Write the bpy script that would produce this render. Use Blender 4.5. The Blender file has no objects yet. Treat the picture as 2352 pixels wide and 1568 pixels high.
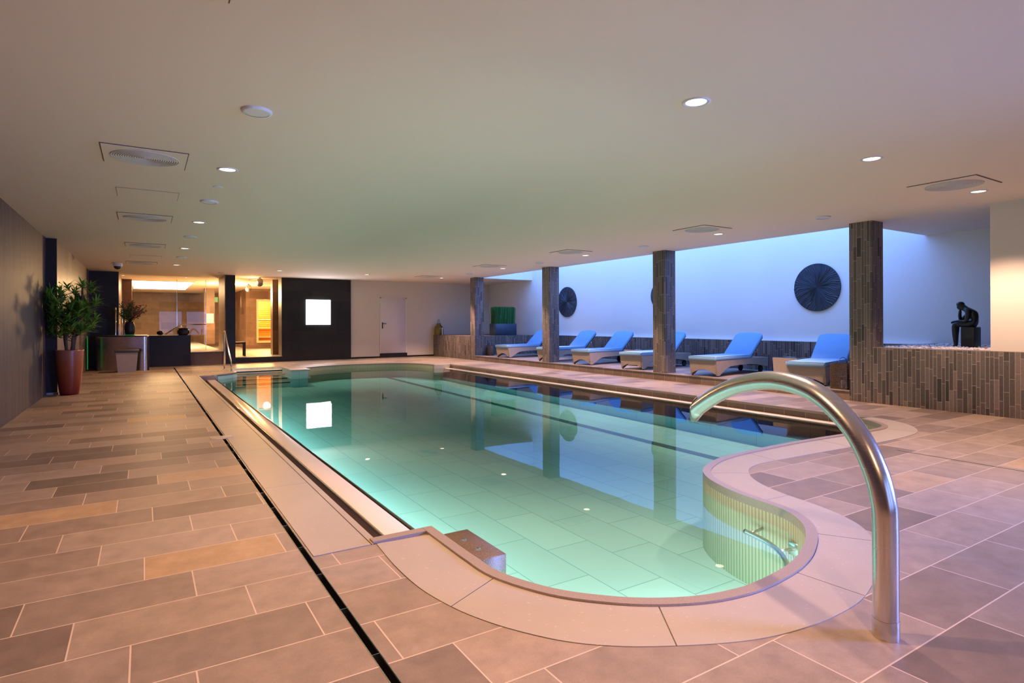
import bpy, bmesh, math, random
from mathutils import Vector, Matrix, noise
from mathutils.geometry import tessellate_polygon
random.seed(7)
S = bpy.context.scene
C = S.collection
PI = math.pi
# ------------------------------------------------------------------ camera
F, CX, HY, HC, ROLL = 1350.0, 1176.0, 742.0, 1.25, 0.004
TH = math.atan(846 / F)
ca, sa = math.cos(ROLL), math.sin(ROLL)
FW = Vector((math.sin(TH), math.cos(TH), 0)); RT = Vector((math.cos(TH), -math.sin(TH), 0)); UP = Vector((0, 0, 1))
cam_d = bpy.data.cameras.new('camera'); cam = bpy.data.objects.new('camera', cam_d); C.objects.link(cam)
cx_ = RT * ca - UP * sa; cy_ = RT * sa + UP * ca; cz_ = -FW
cam.matrix_world = Matrix(((cx_.x, cy_.x, cz_.x, 0), (cx_.y, cy_.y, cz_.y, 0), (cx_.z, cy_.z, cz_.z, HC), (0, 0, 0, 1)))
cam_d.sensor_width = 36; cam_d.sensor_fit = 'HORIZONTAL'; cam_d.lens = F / 2352 * 36
cam_d.shift_y = (HY - 784) / 2352; cam_d.clip_start = 0.05
S.camera = cam
# ------------------------------------------------------------------ world, view
w = bpy.data.worlds.new('world'); S.world = w; w.use_nodes = True
w.node_tree.nodes['Background'].inputs[0].default_value = (0.25, 0.45, 1, 1)
w.node_tree.nodes['Background'].inputs[1].default_value = 0.4
S.view_settings.view_transform = 'Standard'; S.view_settings.look = 'None'
S.view_settings.exposure = 0.0; S.view_settings.gamma = 1.0; S.view_settings.use_curve_mapping = False
cy = S.cycles
cy.max_bounces = 8; cy.diffuse_bounces = 4; cy.glossy_bounces = 4; cy.transparent_max_bounces = 12
cy.caustics_reflective = False; cy.caustics_refractive = False; cy.sample_clamp_indirect = 6
cy.use_denoising = True

WARM = (1.0, 0.60, 0.42); WARM_L = (1.0, 0.52, 0.25); DAY = (0.15, 0.33, 1.0)
CEIL = 2.81

def light(kind, name, loc, energy, color, rot=(0, 0, 0), parent=None, **kw):
    d = bpy.data.lights.new(name, kind); d.energy = energy; d.color = color
    for k, v in kw.items(): setattr(d, k, v)
    o = bpy.data.objects.new(name, d); C.objects.link(o); o.location = loc; o.rotation_euler = rot
    if parent: o.parent = parent
    return o
# daylight falling through the skylight over the loungers
light('AREA', 'skylight_daylight', (10.95, 11.35, 4.25), 540, DAY, shape='RECTANGLE', size=2.1, size_y=12.6)
# daylight from the window in the wall behind the camera
light('AREA', 'window_daylight', (7.6, -2.7, 1.75), 200, (0.24, 0.32, 1.0), rot=Vector((-3.6, 4.0, -1.6)).to_track_quat('-Z', 'Y').to_euler(), shape='RECTANGLE', size=1.6, size_y=1.6, spread=math.radians(70))
# pool lamps below the water line, on the left wall and the near end
light('AREA', 'pool_lamp', (1.56, 9.5, -0.30), 115, (0.72, 1.0, 0.97), rot=(0, -PI/2 + 0.35, 0), shape='RECTANGLE', size=0.2, size_y=12.5, spread=math.radians(150))
light('AREA', 'pool_lamp', (2.5, 1.95, -0.28), 34, (0.88, 1.0, 0.98), rot=(PI/2 - 0.25, 0, 0), shape='RECTANGLE', size=1.3, size_y=0.3)
# warm light in the wellness rooms
light('AREA', 'wellness_light', (-0.2, 27.0, 2.70), 620, (1, 0.52, 0.20), shape='RECTANGLE', size=3.0, size_y=5.0)
light('POINT', 'wellness_light', (2.9, 25.0, 2.4), 480, (1, 0.58, 0.24), shadow_soft_size=0.2)
light('POINT', 'wellness_light', (3.1, 21.2, 2.6), 26, (1, 0.55, 0.22), shadow_soft_size=0.06)  # extra lamp, added to brighten the front of the entrance pier
light('SPOT', 'wellness_light', (3.68, 29.6, 2.78), 160, (1, 0.66, 0.34), spot_size=math.radians(50), spot_blend=0.6, shadow_soft_size=0.03)
# television glow
light('AREA', 'television_light', (5.12, 20.62, 1.66), 26, (0.80, 0.85, 1.0), rot=(-PI/2, 0, 0), shape='SQUARE', size=0.8)

# ------------------------------------------------------------------ materials
def mat(name, col=(0.5, 0.5, 0.5), rough=0.5, metal=0.0, emit=None, spec=0.5):
    m = bpy.data.materials.new(name); m.use_nodes = True
    b = m.node_tree.nodes['Principled BSDF']
    b.inputs['Base Color'].default_value = (*col, 1); b.inputs['Roughness'].default_value = rough
    b.inputs['Metallic'].default_value = metal; b.inputs['Specular IOR Level'].default_value = spec
    if emit:
        b.inputs['Emission Color'].default_value = (*emit[0], 1); b.inputs['Emission Strength'].default_value = emit[1]
    return m

class G:
    """small node-graph helper"""
    def __init__(s, m): s.m = m; s.t = m.node_tree; s.b = s.t.nodes['Principled BSDF']
    def n(s, typ, **kw):
        x = s.t.nodes.new(typ)
        for k, v in kw.items(): setattr(x, k, v)
        return x
    def put(s, sock, v):
        if isinstance(v, bpy.types.NodeSocket): s.t.links.new(v, sock)
        elif isinstance(v, tuple) and len(v) == 3 and sock.type == 'RGBA': sock.default_value = (*v, 1)
        else: sock.default_value = v
    def math(s, op, a, b=0.0, c=None):
        x = s.n('ShaderNodeMath', operation=op); s.put(x.inputs[0], a); s.put(x.inputs[1], b)
        if c is not None: s.put(x.inputs[2], c)
        return x.outputs[0]
    def pos(s):
        g = s.n('ShaderNodeNewGeometry'); x = s.n('ShaderNodeSeparateXYZ'); s.t.links.new(g.outputs['Position'], x.inputs[0])
        return x.outputs[0], x.outputs[1], x.outputs[2], g.outputs['Position']
    def rand(s, a, b):
        v = s.n('ShaderNodeCombineXYZ'); s.put(v.inputs[0], a); s.put(v.inputs[1], b)
        r = s.n('ShaderNodeTexWhiteNoise', noise_dimensions='2D'); s.t.links.new(v.outputs[0], r.inputs[0])
        return r.outputs[0]
    def mix(s, f, a, b):
        x = s.n('ShaderNodeMix', data_type='RGBA'); s.put(x.inputs[0], f); s.put(x.inputs[6], a); s.put(x.inputs[7], b)
        return x.outputs[2]
    def ramp(s, f, stops):
        r = s.n('ShaderNodeValToRGB'); e = r.color_ramp.elements
        while len(e) < len(stops): e.new(0.5)
        for i, (p, c) in enumerate(stops): e[i].position = p; e[i].color = (*c, 1)
        s.put(r.inputs[0], f); return r.outputs[0]
    def noise(s, scale, vec=None, detail=3, rough=0.6):
        x = s.n('ShaderNodeTexNoise'); x.inputs['Scale'].default_value = scale; x.inputs['Detail'].default_value = detail
        x.inputs['Roughness'].default_value = rough
        if vec is not None: s.t.links.new(vec, x.inputs['Vector'])
        return x.outputs[0]
    def bump(s, h, strength=0.2, dist=0.01):
        x = s.n('ShaderNodeBump'); x.inputs['Strength'].default_value = strength; x.inputs['Distance'].default_value = dist
        s.put(x.inputs['Height'], h); s.t.links.new(x.outputs[0], s.b.inputs['Normal'])
    def color(s, c): s.put(s.b.inputs['Base Color'], c)

def tile_mat(name, uaxis, vaxis, tw, th, shift, cols, grout, jw, rough=0.5, nscale=14, namp=0.35, uoff=0.0, voff=0.0, spec=0.4):
    """rectangular tiles in world metres: u along uaxis ('x','y','xy'), rows along vaxis ('y','z')"""
    m = mat(name, rough=rough, spec=spec); g = G(m); X, Y, Z, P = g.pos()
    ax = {'x': X, 'y': Y, 'z': Z}
    u = g.math('ADD', X, Y) if uaxis == 'xy' else ax[uaxis]
    v = g.math('DIVIDE', g.math('ADD', ax[vaxis], voff + 50 * th), th)
    row = g.math('FLOOR', v); fv = g.math('FRACT', v)
    sh = g.math('MULTIPLY', g.math('FRACT', g.math('MULTIPLY', row, shift)), 1.0)
    uu = g.math('ADD', g.math('DIVIDE', g.math('ADD', u, uoff + 50 * tw), tw), sh)
    colm = g.math('FLOOR', uu); fu = g.math('FRACT', uu)
    def edge(f, size):
        d = g.math('MINIMUM', f, g.math('SUBTRACT', 1.0, f))
        return g.math('LESS_THAN', g.math('MULTIPLY', d, size), jw / 2)
    j = g.math('MAXIMUM', edge(fv, th), edge(fu, tw))
    r = g.rand(colm, row)
    base = g.ramp(r, cols)
    nz = g.noise(nscale, P, 6, 0.7)
    fine = g.noise(160, P, 2, 0.6)
    k = g.math('MULTIPLY_ADD', nz, namp * 1.6, 1.0 - namp * 0.8)
    k = g.math('MULTIPLY', k, g.math('MULTIPLY_ADD', fine, 0.36, 0.82))
    vm = g.n('ShaderNodeVectorMath', operation='SCALE'); g.put(vm.inputs[0], base); g.put(vm.inputs[3], k)
    g.color(g.mix(j, vm.outputs[0], grout))
    g.put(g.b.inputs['Roughness'], g.math('MULTIPLY_ADD', nz, 0.25, rough - 0.12))
    g.bump(g.math('SUBTRACT', g.math('MULTIPLY', fine, 0.15), j), 0.25, 0.003)
    return m

def mosaic_mat(name, cols, grout, sw=0.062, shh=0.34, rough=0.45):
    """upright stone strips of uneven width with staggered cross joints"""
    m = mat(name, rough=rough, spec=0.4); g = G(m); X, Y, Z, P = g.pos()
    u = g.math('DIVIDE', g.math('ADD', X, Y), sw)
    def vor(w_, feat):
        t = g.n('ShaderNodeTexVoronoi', voronoi_dimensions='1D', feature=feat); t.inputs['Scale'].default_value = 1
        t.inputs['Randomness'].default_value = 0.75; g.put(t.inputs['W'], w_); return t
    c1 = vor(u, 'F1'); d1 = vor(u, 'DISTANCE_TO_EDGE').outputs['Distance']
    sp = g.n('ShaderNodeSeparateColor'); g.t.links.new(c1.outputs['Color'], sp.inputs[0])
    v = g.math('ADD', g.math('DIVIDE', Z, shh), g.math('MULTIPLY', sp.outputs[0], 57.0))
    c2 = vor(v, 'F1'); d2 = vor(v, 'DISTANCE_TO_EDGE').outputs['Distance']
    s2 = g.n('ShaderNodeSeparateColor'); g.t.links.new(c2.outputs['Color'], s2.inputs[0])
    j = g.math('MAXIMUM', g.math('LESS_THAN', g.math('MULTIPLY', d1, sw), 0.0025), g.math('LESS_THAN', g.math('MULTIPLY', d2, shh), 0.003))
    base = g.ramp(g.rand(sp.outputs[1], s2.outputs[1]), cols)
    nz = g.noise(30, P, 5, 0.7)
    vm = g.n('ShaderNodeVectorMath', operation='SCALE'); g.put(vm.inputs[0], base); g.put(vm.inputs[3], g.math('MULTIPLY_ADD', nz, 0.9, 0.55))
    g.color(g.mix(j, vm.outputs[0], grout)); g.bump(g.math('MULTIPLY_ADD', s2.outputs[1], 0.6, g.math('MULTIPLY', j, -1.0)), 0.4, 0.004)
    return m

M = {}
FLOORC = [(0.0, (0.175, 0.138, 0.115)), (0.3, (0.25, 0.20, 0.165)), (0.65, (0.31, 0.25, 0.205)), (0.92, (0.33, 0.27, 0.23)), (1.0, (0.42, 0.29, 0.16))]
M['floor'] = tile_mat('floor_tile', 'x', 'y', 0.66, 0.33, 0.31, FLOORC, (0.58, 0.48, 0.40), 0.006, rough=0.42, nscale=7, namp=0.55, uoff=0.265, voff=-0.096)
M['riser'] = tile_mat('riser_tile', 'xy', 'z', 0.33, 0.5, 0.0, [(0, (0.16, 0.115, 0.09)), (1, (0.24, 0.18, 0.14))], (0.5, 0.4, 0.33), 0.005, voff=0.2)
M['mosaic'] = mosaic_mat('stone_strip', [(0, (0.045, 0.039, 0.037)), (0.12, (0.085, 0.071, 0.064)), (0.75, (0.14, 0.116, 0.105)), (1, (0.21, 0.168, 0.143))], (0.38, 0.31, 0.27), sw=0.052)
M['slate'] = tile_mat('dark_slate', 'xy', 'z', 0.75, 0.34, 0.37, [(0, (0.009, 0.0075, 0.0075)), (1, (0.021, 0.018, 0.0175))], (0.008, 0.007, 0.007), 0.004, rough=0.4, nscale=3, namp=0.7)
M['brownwall'] = tile_mat('brown_wall_tile', 'xy', 'z', 0.8, 0.34, 0.37, [(0, (0.14, 0.085, 0.055)), (1, (0.26, 0.165, 0.11))], (0.28, 0.19, 0.13), 0.004, rough=0.4, nscale=4, namp=0.6)
M['palestone'] = tile_mat('pale_stone_tile', 'xy', 'z', 0.7, 0.6, 0.37, [(0, (0.17, 0.115, 0.095)), (1, (0.27, 0.19, 0.155))], (0.14, 0.1, 0.08), 0.005, rough=0.35, nscale=4, namp=0.5)
M['plaster'] = mat('white_plaster', (0.80, 0.78, 0.74), 0.8)
g = G(M['plaster']); X, Y, Z, P = g.pos(); g.color(g.mix(g.noise(0.9, P, 4), (0.76, 0.73, 0.69), (0.83, 0.81, 0.78)))
M['ceiling'] = mat('ceiling_plaster', (0.87, 0.745, 0.605), 0.85)
M['cream'] = mat('cream_plaster', (0.70, 0.65, 0.57), 0.8)
M['leftwall'] = mosaic_mat('left_wall_strip', [(0, (0.048, 0.034, 0.035)), (0.5, (0.067, 0.049, 0.049)), (1, (0.085, 0.063, 0.062))], (0.095, 0.072, 0.069), sw=0.11, shh=0.6, rough=0.5)
M['coping'] = mat('bluestone', (0.5, 0.45, 0.41), 0.42)
g = G(M['coping']); X, Y, Z, P = g.pos()
c = g.mix(g.noise(3, P, 5), (0.37, 0.33, 0.29), (0.455, 0.41, 0.365))
fl_ = g.math('GREATER_THAN', g.noise(34, P, 2), 0.68)
c = g.mix(g.math('MULTIPLY', fl_, 0.25), c, (0.72, 0.66, 0.6)); g.color(c); g.bump(g.noise(220, P, 2), 0.08, 0.002)
M['rim'] = mat('rim_stone', (0.33, 0.28, 0.24), 0.3)
g = G(M['rim']); X, Y, Z, P = g.pos(); g.color(g.mix(g.noise(130, P, 3, 0.8), (0.20, 0.165, 0.14), (0.46, 0.38, 0.33))); g.bump(g.noise(180, P, 2), 0.15, 0.002)
M['speckled'] = mat('speckled_stone', (0.2, 0.15, 0.1), 0.35)
g = G(M['speckled']); X, Y, Z, P = g.pos(); g.color(g.ramp(g.noise(190, P, 3, 0.8), [(0.35, (0.075, 0.05, 0.035)), (0.55, (0.17, 0.12, 0.085)), (0.72, (0.42, 0.31, 0.2))])); g.bump(g.noise(190, P, 2), 0.4, 0.003)
M['ledge'] = mat('ledge_stone', (0.78, 0.70, 0.60), 0.18)
M['channel'] = mat('channel_steel', (0.30, 0.22, 0.17), 0.35, 0.6)
M['dark'] = mat('dark_slot', (0.012, 0.01, 0.01), 0.6)
M['steel'] = mat('brushed_steel', (0.62, 0.60, 0.58), 0.24, 1.0)
g = G(M['steel']); X, Y, Z, P = g.pos()
cmb = g.n('ShaderNodeCombineXYZ'); g.put(cmb.inputs[0], g.math('MULTIPLY', X, 3.0)); g.put(cmb.inputs[1], g.math('MULTIPLY', Y, 3.0)); g.put(cmb.inputs[2], g.math('MULTIPLY', Z, 160.0))
g.put(g.b.inputs['Roughness'], g.math('MULTIPLY_ADD', g.noise(2, cmb.outputs[0], 2), 0.14, 0.18))
M['chrome'] = mat('chrome', (0.8, 0.78, 0.75), 0.12, 1.0)
m = mat('pool_floor_tile', rough=0.5, spec=0.2); g = G(m); X, Y, Z, P = g.pos()
v = g.math('DIVIDE', g.math('ADD', X, 40.07), 0.42); row = g.math('FLOOR', v); fv = g.math('FRACT', v)
uu = g.math('ADD', g.math('DIVIDE', g.math('ADD', Y, 40), 0.84), g.math('MULTIPLY', row, 0.37)); cl = g.math('FLOOR', uu); fu = g.math('FRACT', uu)
e1 = g.math('LESS_THAN', g.math('MULTIPLY', g.math('MINIMUM', fv, g.math('SUBTRACT', 1.0, fv)), 0.42), 0.004)
e2 = g.math('LESS_THAN', g.math('MULTIPLY', g.math('MINIMUM', fu, g.math('SUBTRACT', 1.0, fu)), 0.84), 0.004)
j = g.math('MAXIMUM', e1, e2)
base = g.mix(g.rand(cl, row), (0.52, 0.65, 0.67), (0.58, 0.71, 0.72)); g.color(g.mix(j, base, (0.24, 0.42, 0.42)))
M['basin'] = m
M['lane'] = mat('lane_tile', (0.02, 0.07, 0.09), 0.5)
m = mat('ribbed_wall', rough=0.45); g = G(m)
tc = g.n('ShaderNodeUVMap'); sx = g.n('ShaderNodeSeparateXYZ'); g.t.links.new(tc.outputs[0], sx.inputs[0])
rb = g.math('SINE', g.math('MULTIPLY', sx.outputs[0], 2 * PI / 0.03)); rb = g.math('MULTIPLY_ADD', rb, 0.5, 0.5)
X, Y, Z, P = g.pos()
pale = g.mix(g.noise(4, P, 3), (0.50, 0.43, 0.28), (0.60, 0.52, 0.36))
g.color(g.mix(g.math('POWER', rb, 0.6), (0.30, 0.27, 0.18), pale)); g.bump(rb, 0.5, 0.004)
M['ribbed'] = m
M['fabric'] = mat('cushion_fabric', (0.24, 0.38, 0.58), 0.85, spec=0.2)
g = G(M['fabric']); X, Y, Z, P = g.pos(); g.color(g.mix(g.noise(5, P, 3), (0.17, 0.345, 0.57), (0.21, 0.39, 0.62))); g.bump(g.noise(400, P, 2), 0.1, 0.002)
m = mat('grey_wicker', rough=0.6); g = G(m); tco = g.n('ShaderNodeTexCoord'); sx = g.n('ShaderNodeSeparateXYZ'); g.t.links.new(tco.outputs['Object'], sx.inputs[0])
hz = g.math('SINE', g.math('MULTIPLY', g.math('ADD', sx.outputs[0], sx.outputs[1]), 2 * PI / 0.036))
vz = g.math('SINE', g.math('MULTIPLY', sx.outputs[2], 2 * PI / 0.021))
wv = g.math('MULTIPLY_ADD', g.math('MULTIPLY', hz, vz), 0.5, 0.5)
g.color(g.mix(wv, (0.10, 0.08, 0.065), (0.58, 0.48, 0.40))); g.bump(wv, 0.7, 0.006)
M['wicker'] = m
M['black'] = mat('black_paint', (0.015, 0.015, 0.018), 0.45)
M['rubber'] = mat('black_rubber', (0.02, 0.02, 0.02), 0.7)
M['white'] = mat('white_paint', (0.72, 0.72, 0.74), 0.45)
M['offwhite'] = mat('grille_paint', (0.66, 0.62, 0.57), 0.6)
M['lampglow'] = mat('lamp_glow', (1, 1, 1), 0.5, emit=((1.0, 0.80, 0.62), 6.0))
M['lampreflector'] = mat('lamp_reflector', (0.9, 0.88, 0.85), 0.15, 1.0)
M['screen'] = mat('screen_glow', (0.02, 0.02, 0.02), 0.3, emit=((0.90, 0.94, 1.0), 6.0))
M['panelglow'] = mat('panel_glow', (0.9, 0.9, 0.9), 0.5, emit=((1.0, 0.80, 0.52), 5.0))
M['bluedisc'] = mat('carved_black_wood', (0.018, 0.03, 0.05), 0.42)
M['bronze'] = mat('dark_bronze', (0.012, 0.014, 0.018), 0.38)
M['pebble'] = mat('white_pebble', (0.62, 0.60, 0.58), 0.7)
M['terracotta'] = mat('copper_glaze', (0.30, 0.075, 0.022), 0.28)
g = G(M['terracotta']); X, Y, Z, P = g.pos(); g.color(g.ramp(g.math('ADD', g.math('MULTIPLY', Z, 0.9), g.math('MULTIPLY', g.noise(5, P), 0.3)), [(0.2, (0.20, 0.018, 0.010)), (0.6, (0.34, 0.085, 0.022)), (1.0, (0.38, 0.16, 0.09))]))
M['leaf'] = mat('leaf', (0.05, 0.14, 0.02), 0.5)
g = G(M['leaf']); X, Y, Z, P = g.pos(); g.color(g.mix(g.noise(9, P), (0.06, 0.20, 0.02), (0.30, 0.56, 0.06)))
M['bark'] = mat('bark', (0.10, 0.065, 0.045), 0.8)
M['soil'] = mat('soil', (0.03, 0.022, 0.016), 0.9)
M['grass'] = mat('grass_blade', (0.02, 0.16, 0.03), 0.6)
g = G(M['grass']); X, Y, Z, P = g.pos(); g.color(g.mix(g.noise(25, P), (0.012, 0.09, 0.02), (0.05, 0.24, 0.05)))
M['planter'] = mat('planter_grey', (0.035, 0.055, 0.085), 0.5)
M['greyplastic'] = mat('grey_plastic', (0.36, 0.32, 0.29), 0.5)
M['greyplastic2'] = mat('dark_grey_plastic', (0.07, 0.06, 0.055), 0.4)
M['wood'] = mat('sauna_wood', (0.6, 0.30, 0.10), 0.5)
g = G(M['wood']); X, Y, Z, P = g.pos()
g.color(g.mix(g.math('LESS_THAN', g.math('FRACT', g.math('DIVIDE', Z, 0.095)), 0.12), g.mix(g.noise(6, P), (0.62, 0.20, 0.035), (0.78, 0.30, 0.06)), (0.14, 0.03, 0.006)))
M['palewood'] = mat('pale_wood', (0.85, 0.62, 0.36), 0.5)
M['darkwood'] = mat('dark_wood', (0.03, 0.02, 0.015), 0.5)
M['brass'] = mat('old_brass', (0.20, 0.16, 0.04), 0.4, 0.7)
M['redflower'] = mat('red_petal', (0.30, 0.015, 0.03), 0.6)
M['paper'] = mat('paper', (0.75, 0.75, 0.78), 0.7)
M['green'] = mat('green_glow', (0.0, 0.3, 0.05), 0.4, emit=((0.02, 0.9, 0.15), 0.16))
M['rust'] = mat('rust_metal', (0.13, 0.085, 0.055), 0.6, 0.4)
M['doorpaint'] = mat('door_paint', (0.72, 0.68, 0.72), 0.4)

def glass_mat(name, tint, ior, rough, bump=0.0, bscale=3.0):
    m = bpy.data.materials.new(name); m.use_nodes = True; t = m.node_tree; t.nodes.clear()
    o = t.nodes.new('ShaderNodeOutputMaterial'); mx = t.nodes.new('ShaderNodeMixShader'); fr = t.nodes.new('ShaderNodeFresnel')
    tr = t.nodes.new('ShaderNodeBsdfTransparent'); gl = t.nodes.new('ShaderNodeBsdfGlossy')
    fr.inputs[0].default_value = ior; tr.inputs[0].default_value = (*tint, 1); gl.inputs['Roughness'].default_value = rough
    t.links.new(fr.outputs[0], mx.inputs[0]); t.links.new(tr.outputs[0], mx.inputs[1]); t.links.new(gl.outputs[0], mx.inputs[2]); t.links.new(mx.outputs[0], o.inputs[0])
    if bump:
        ge = t.nodes.new('ShaderNodeNewGeometry'); nz = t.nodes.new('ShaderNodeTexNoise'); nz.inputs['Scale'].default_value = bscale; nz.inputs['Detail'].default_value = 1
        t.links.new(ge.outputs['Position'], nz.inputs['Vector'])
        bp = t.nodes.new('ShaderNodeBump'); bp.inputs['Strength'].default_value = bump; bp.inputs['Distance'].default_value = 0.02
        t.links.new(nz.outputs[0], bp.inputs['Height']); t.links.new(bp.outputs[0], gl.inputs['Normal']); t.links.new(bp.outputs[0], fr.inputs['Normal'])
    return m
M['water'] = glass_mat('pool_water', (0.90, 0.98, 0.97), 1.33, 0.012, 0.03, 2.0)
t_ = M['water'].node_tree; va = t_.nodes.new('ShaderNodeVolumeAbsorption'); va.inputs['Color'].default_value = (0.36, 0.93, 0.93, 1); va.inputs['Density'].default_value = 0.45
t_.links.new(va.outputs[0], [n for n in t_.nodes if n.type == 'OUTPUT_MATERIAL'][0].inputs['Volume'])
M['glass'] = glass_mat('clear_glass', (0.95, 0.97, 0.96), 1.5, 0.0)

# ------------------------------------------------------------------ mesh helpers
class MB:
    def __init__(s): s.v = []; s.f = []; s.uv = None; s.smooth = set()
    def add(s, vs, fs, smooth=False):
        o = len(s.v); s.v += [tuple(p) for p in vs]
        for f in fs:
            if smooth: s.smooth.add(len(s.f))
            s.f.append(tuple(i + o for i in f))
        return s
    def box(s, x0, y0, z0, x1, y1, z1):
        x0, x1 = min(x0, x1), max(x0, x1); y0, y1 = min(y0, y1), max(y0, y1); z0, z1 = min(z0, z1), max(z0, z1)
        return s.add([(x0, y0, z0), (x1, y0, z0), (x1, y1, z0), (x0, y1, z0), (x0, y0, z1), (x1, y0, z1), (x1, y1, z1), (x0, y1, z1)],
              [(0, 3, 2, 1), (4, 5, 6, 7), (0, 1, 5, 4), (1, 2, 6, 5), (2, 3, 7, 6), (3, 0, 4, 7)])
    def rbox(s, x0, y0, z0, x1, y1, z1, r=0.01, seg=2):
        b = bmesh.new(); bmesh.ops.create_cube(b, size=1)
        for v in b.verts: v.co = Vector(((x0 + x1) / 2 + v.co.x * (x1 - x0), (y0 + y1) / 2 + v.co.y * (y1 - y0), (z0 + z1) / 2 + v.co.z * (z1 - z0)))
        bmesh.ops.bevel(b, geom=b.edges[:], offset=r, segments=seg, profile=0.5, affect='EDGES')
        return s.bm(b, True)
    def bm(s, b, smooth=False, mtx=None):
        b.verts.index_update(); vs = [(mtx @ v.co if mtx else v.co)[:] for v in b.verts]; fs = [tuple(v.index for v in f.verts) for f in b.faces]
        b.free(); return s.add(vs, fs, smooth)
    def tube(s, pts, r, n=12, caps=True):
        pts = [Vector(p) for p in pts]; rs = r if isinstance(r, (list, tuple)) else [r] * len(pts)
        rings = []; prev = None
        for i, p in enumerate(pts):
            d = (pts[min(i + 1, len(pts) - 1)] - pts[max(i - 1, 0)]).normalized()
            if prev is None:
                a = Vector((0, 0, 1)) if abs(d.z) < 0.9 else Vector((1, 0, 0)); nx = d.cross(a).normalized()
            else:
                nx = (prev - d * prev.dot(d)).normalized()
            prev = nx; ny = d.cross(nx)
            rings.append([p + (nx * math.cos(2 * PI * k / n) + ny * math.sin(2 * PI * k / n)) * rs[i] for k in range(n)])
        vs = [v for rg in rings for v in rg]; fs = []
        for i in range(len(pts) - 1):
            for k in range(n): fs.append((i * n + k, i * n + (k + 1) % n, (i + 1) * n + (k + 1) % n, (i + 1) * n + k))
        s.add(vs, fs, True)
        if caps:
            o = len(s.v) - len(vs); s.f.append(tuple(o + k for k in range(n - 1, -1, -1))); s.f.append(tuple(o + (len(pts) - 1) * n + k for k in range(n)))
        return s
    def lathe(s, prof, n=32, c=(0, 0, 0), caps=False):
        vs = []; fs = []
        for r, z in prof:
            for k in range(n): vs.append((c[0] + r * math.cos(2 * PI * k / n), c[1] + r * math.sin(2 * PI * k / n), c[2] + z))
        for i in range(len(prof) - 1):
            for k in range(n): fs.append((i * n + k, i * n + (k + 1) % n, (i + 1) * n + (k + 1) % n, (i + 1) * n + k))
        s.add(vs, fs, True)
        if caps:
            o = len(s.v) - len(vs); s.f.append(tuple(o + k for k in range(n - 1, -1, -1))); s.f.append(tuple(o + (len(prof) - 1) * n + k for k in range(n)))
        return s
    def poly(s, loops, z, flip=False):
        """flat polygon with holes"""
        L = [[Vector((x, y, 0)) for x, y in lp] for lp in loops]
        tris = tessellate_polygon(L); flat = [p for lp in L for p in lp]
        fs = []
        for t in tris:
            a, b, c_ = (flat[i] for i in t); cr = (b - a).cross(c_ - a).z
            fs.append(tuple(t) if (cr > 0) != flip else tuple(reversed(t)))
        return s.add([(p.x, p.y, z) for p in flat], fs)
    def wall(s, pts, z0, z1, closed=False, smooth=False):
        n = len(pts); vs = [(x, y, z0) for x, y in pts] + [(x, y, z1) for x, y in pts]
        fs = [(i, (i + 1) % n, n + (i + 1) % n, n + i) for i in range(n if closed else n - 1)]
        return s.add(vs, fs, smooth)
    def prism(s, pts, z0, z1):
        a = sum(pts[i][0] * pts[(i + 1) % len(pts)][1] - pts[(i + 1) % len(pts)][0] * pts[i][1] for i in range(len(pts)))
        if a < 0: pts = pts[::-1]
        s.poly([pts], z1); s.poly([pts], z0, True); return s.wall(pts, z0, z1, True)
    def build(s, name, m, parent=None, loc=None):
        me = bpy.data.meshes.new(name); me.from_pydata(s.v, [], s.f); me.update()
        if s.smooth:
            for i in s.smooth: me.polygons[i].use_smooth = True
        if m: me.materials.append(M[m] if isinstance(m, str) else m)
        o = bpy.data.objects.new(name, me); C.objects.link(o)
        if parent: o.parent = parent
        if loc: o.location = loc
        return o

def struct(name, mb, m, parent=None):
    o = mb.build(name, m, parent)
    if not parent: o['kind'] = 'structure'
    return o
def tag(o, label, cat, group=None, kind=None):
    o['label'] = label; o['category'] = cat
    if group: o['group'] = group
    if kind: o['kind'] = kind
    return o
def thing(name, label, cat, loc=(0, 0, 0), rz=0, group=None):
    o = bpy.data.objects.new(name, None); C.objects.link(o); o.location = loc; o.rotation_euler = (0, 0, rz); o.empty_display_size = 0.1
    return tag(o, label, cat, group)
def dup(root, loc, rz, label):
    def cp(o, par):
        c_ = o.copy(); C.objects.link(c_); c_.parent = par
        for ch in o.children: cp(ch, c_)
        return c_
    r = cp(root, None); r.location = loc; r.rotation_euler = (0, 0, rz); r['label'] = label
    return r
def catmull(pts, n=6, closed=False):
    out = []; N = len(pts)
    for i in range(N if closed else N - 1):
        p = [pts[(i + k) % N] if closed else pts[max(0, min(N - 1, i + k))] for k in (-1, 0, 1, 2)]
        for t_ in range(n):
            t = t_ / n
            out.append(tuple(0.5 * (2 * p[1][d] + (p[2][d] - p[0][d]) * t + (2 * p[0][d] - 5 * p[1][d] + 4 * p[2][d] - p[3][d]) * t * t + (3 * p[1][d] - p[0][d] - 3 * p[2][d] + p[3][d]) * t ** 3) for d in range(len(p[0]))))
    if not closed: out.append(tuple(pts[-1]))
    return out
def offset(pts, d):
    out = []
    for i, p in enumerate(pts):
        a = Vector(pts[max(0, i - 1)]); b = Vector(pts[min(len(pts) - 1, i + 1)]); t = (b - a).normalized()
        out.append((p[0] + t.y * d, p[1] - t.x * d))
    return out


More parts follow.
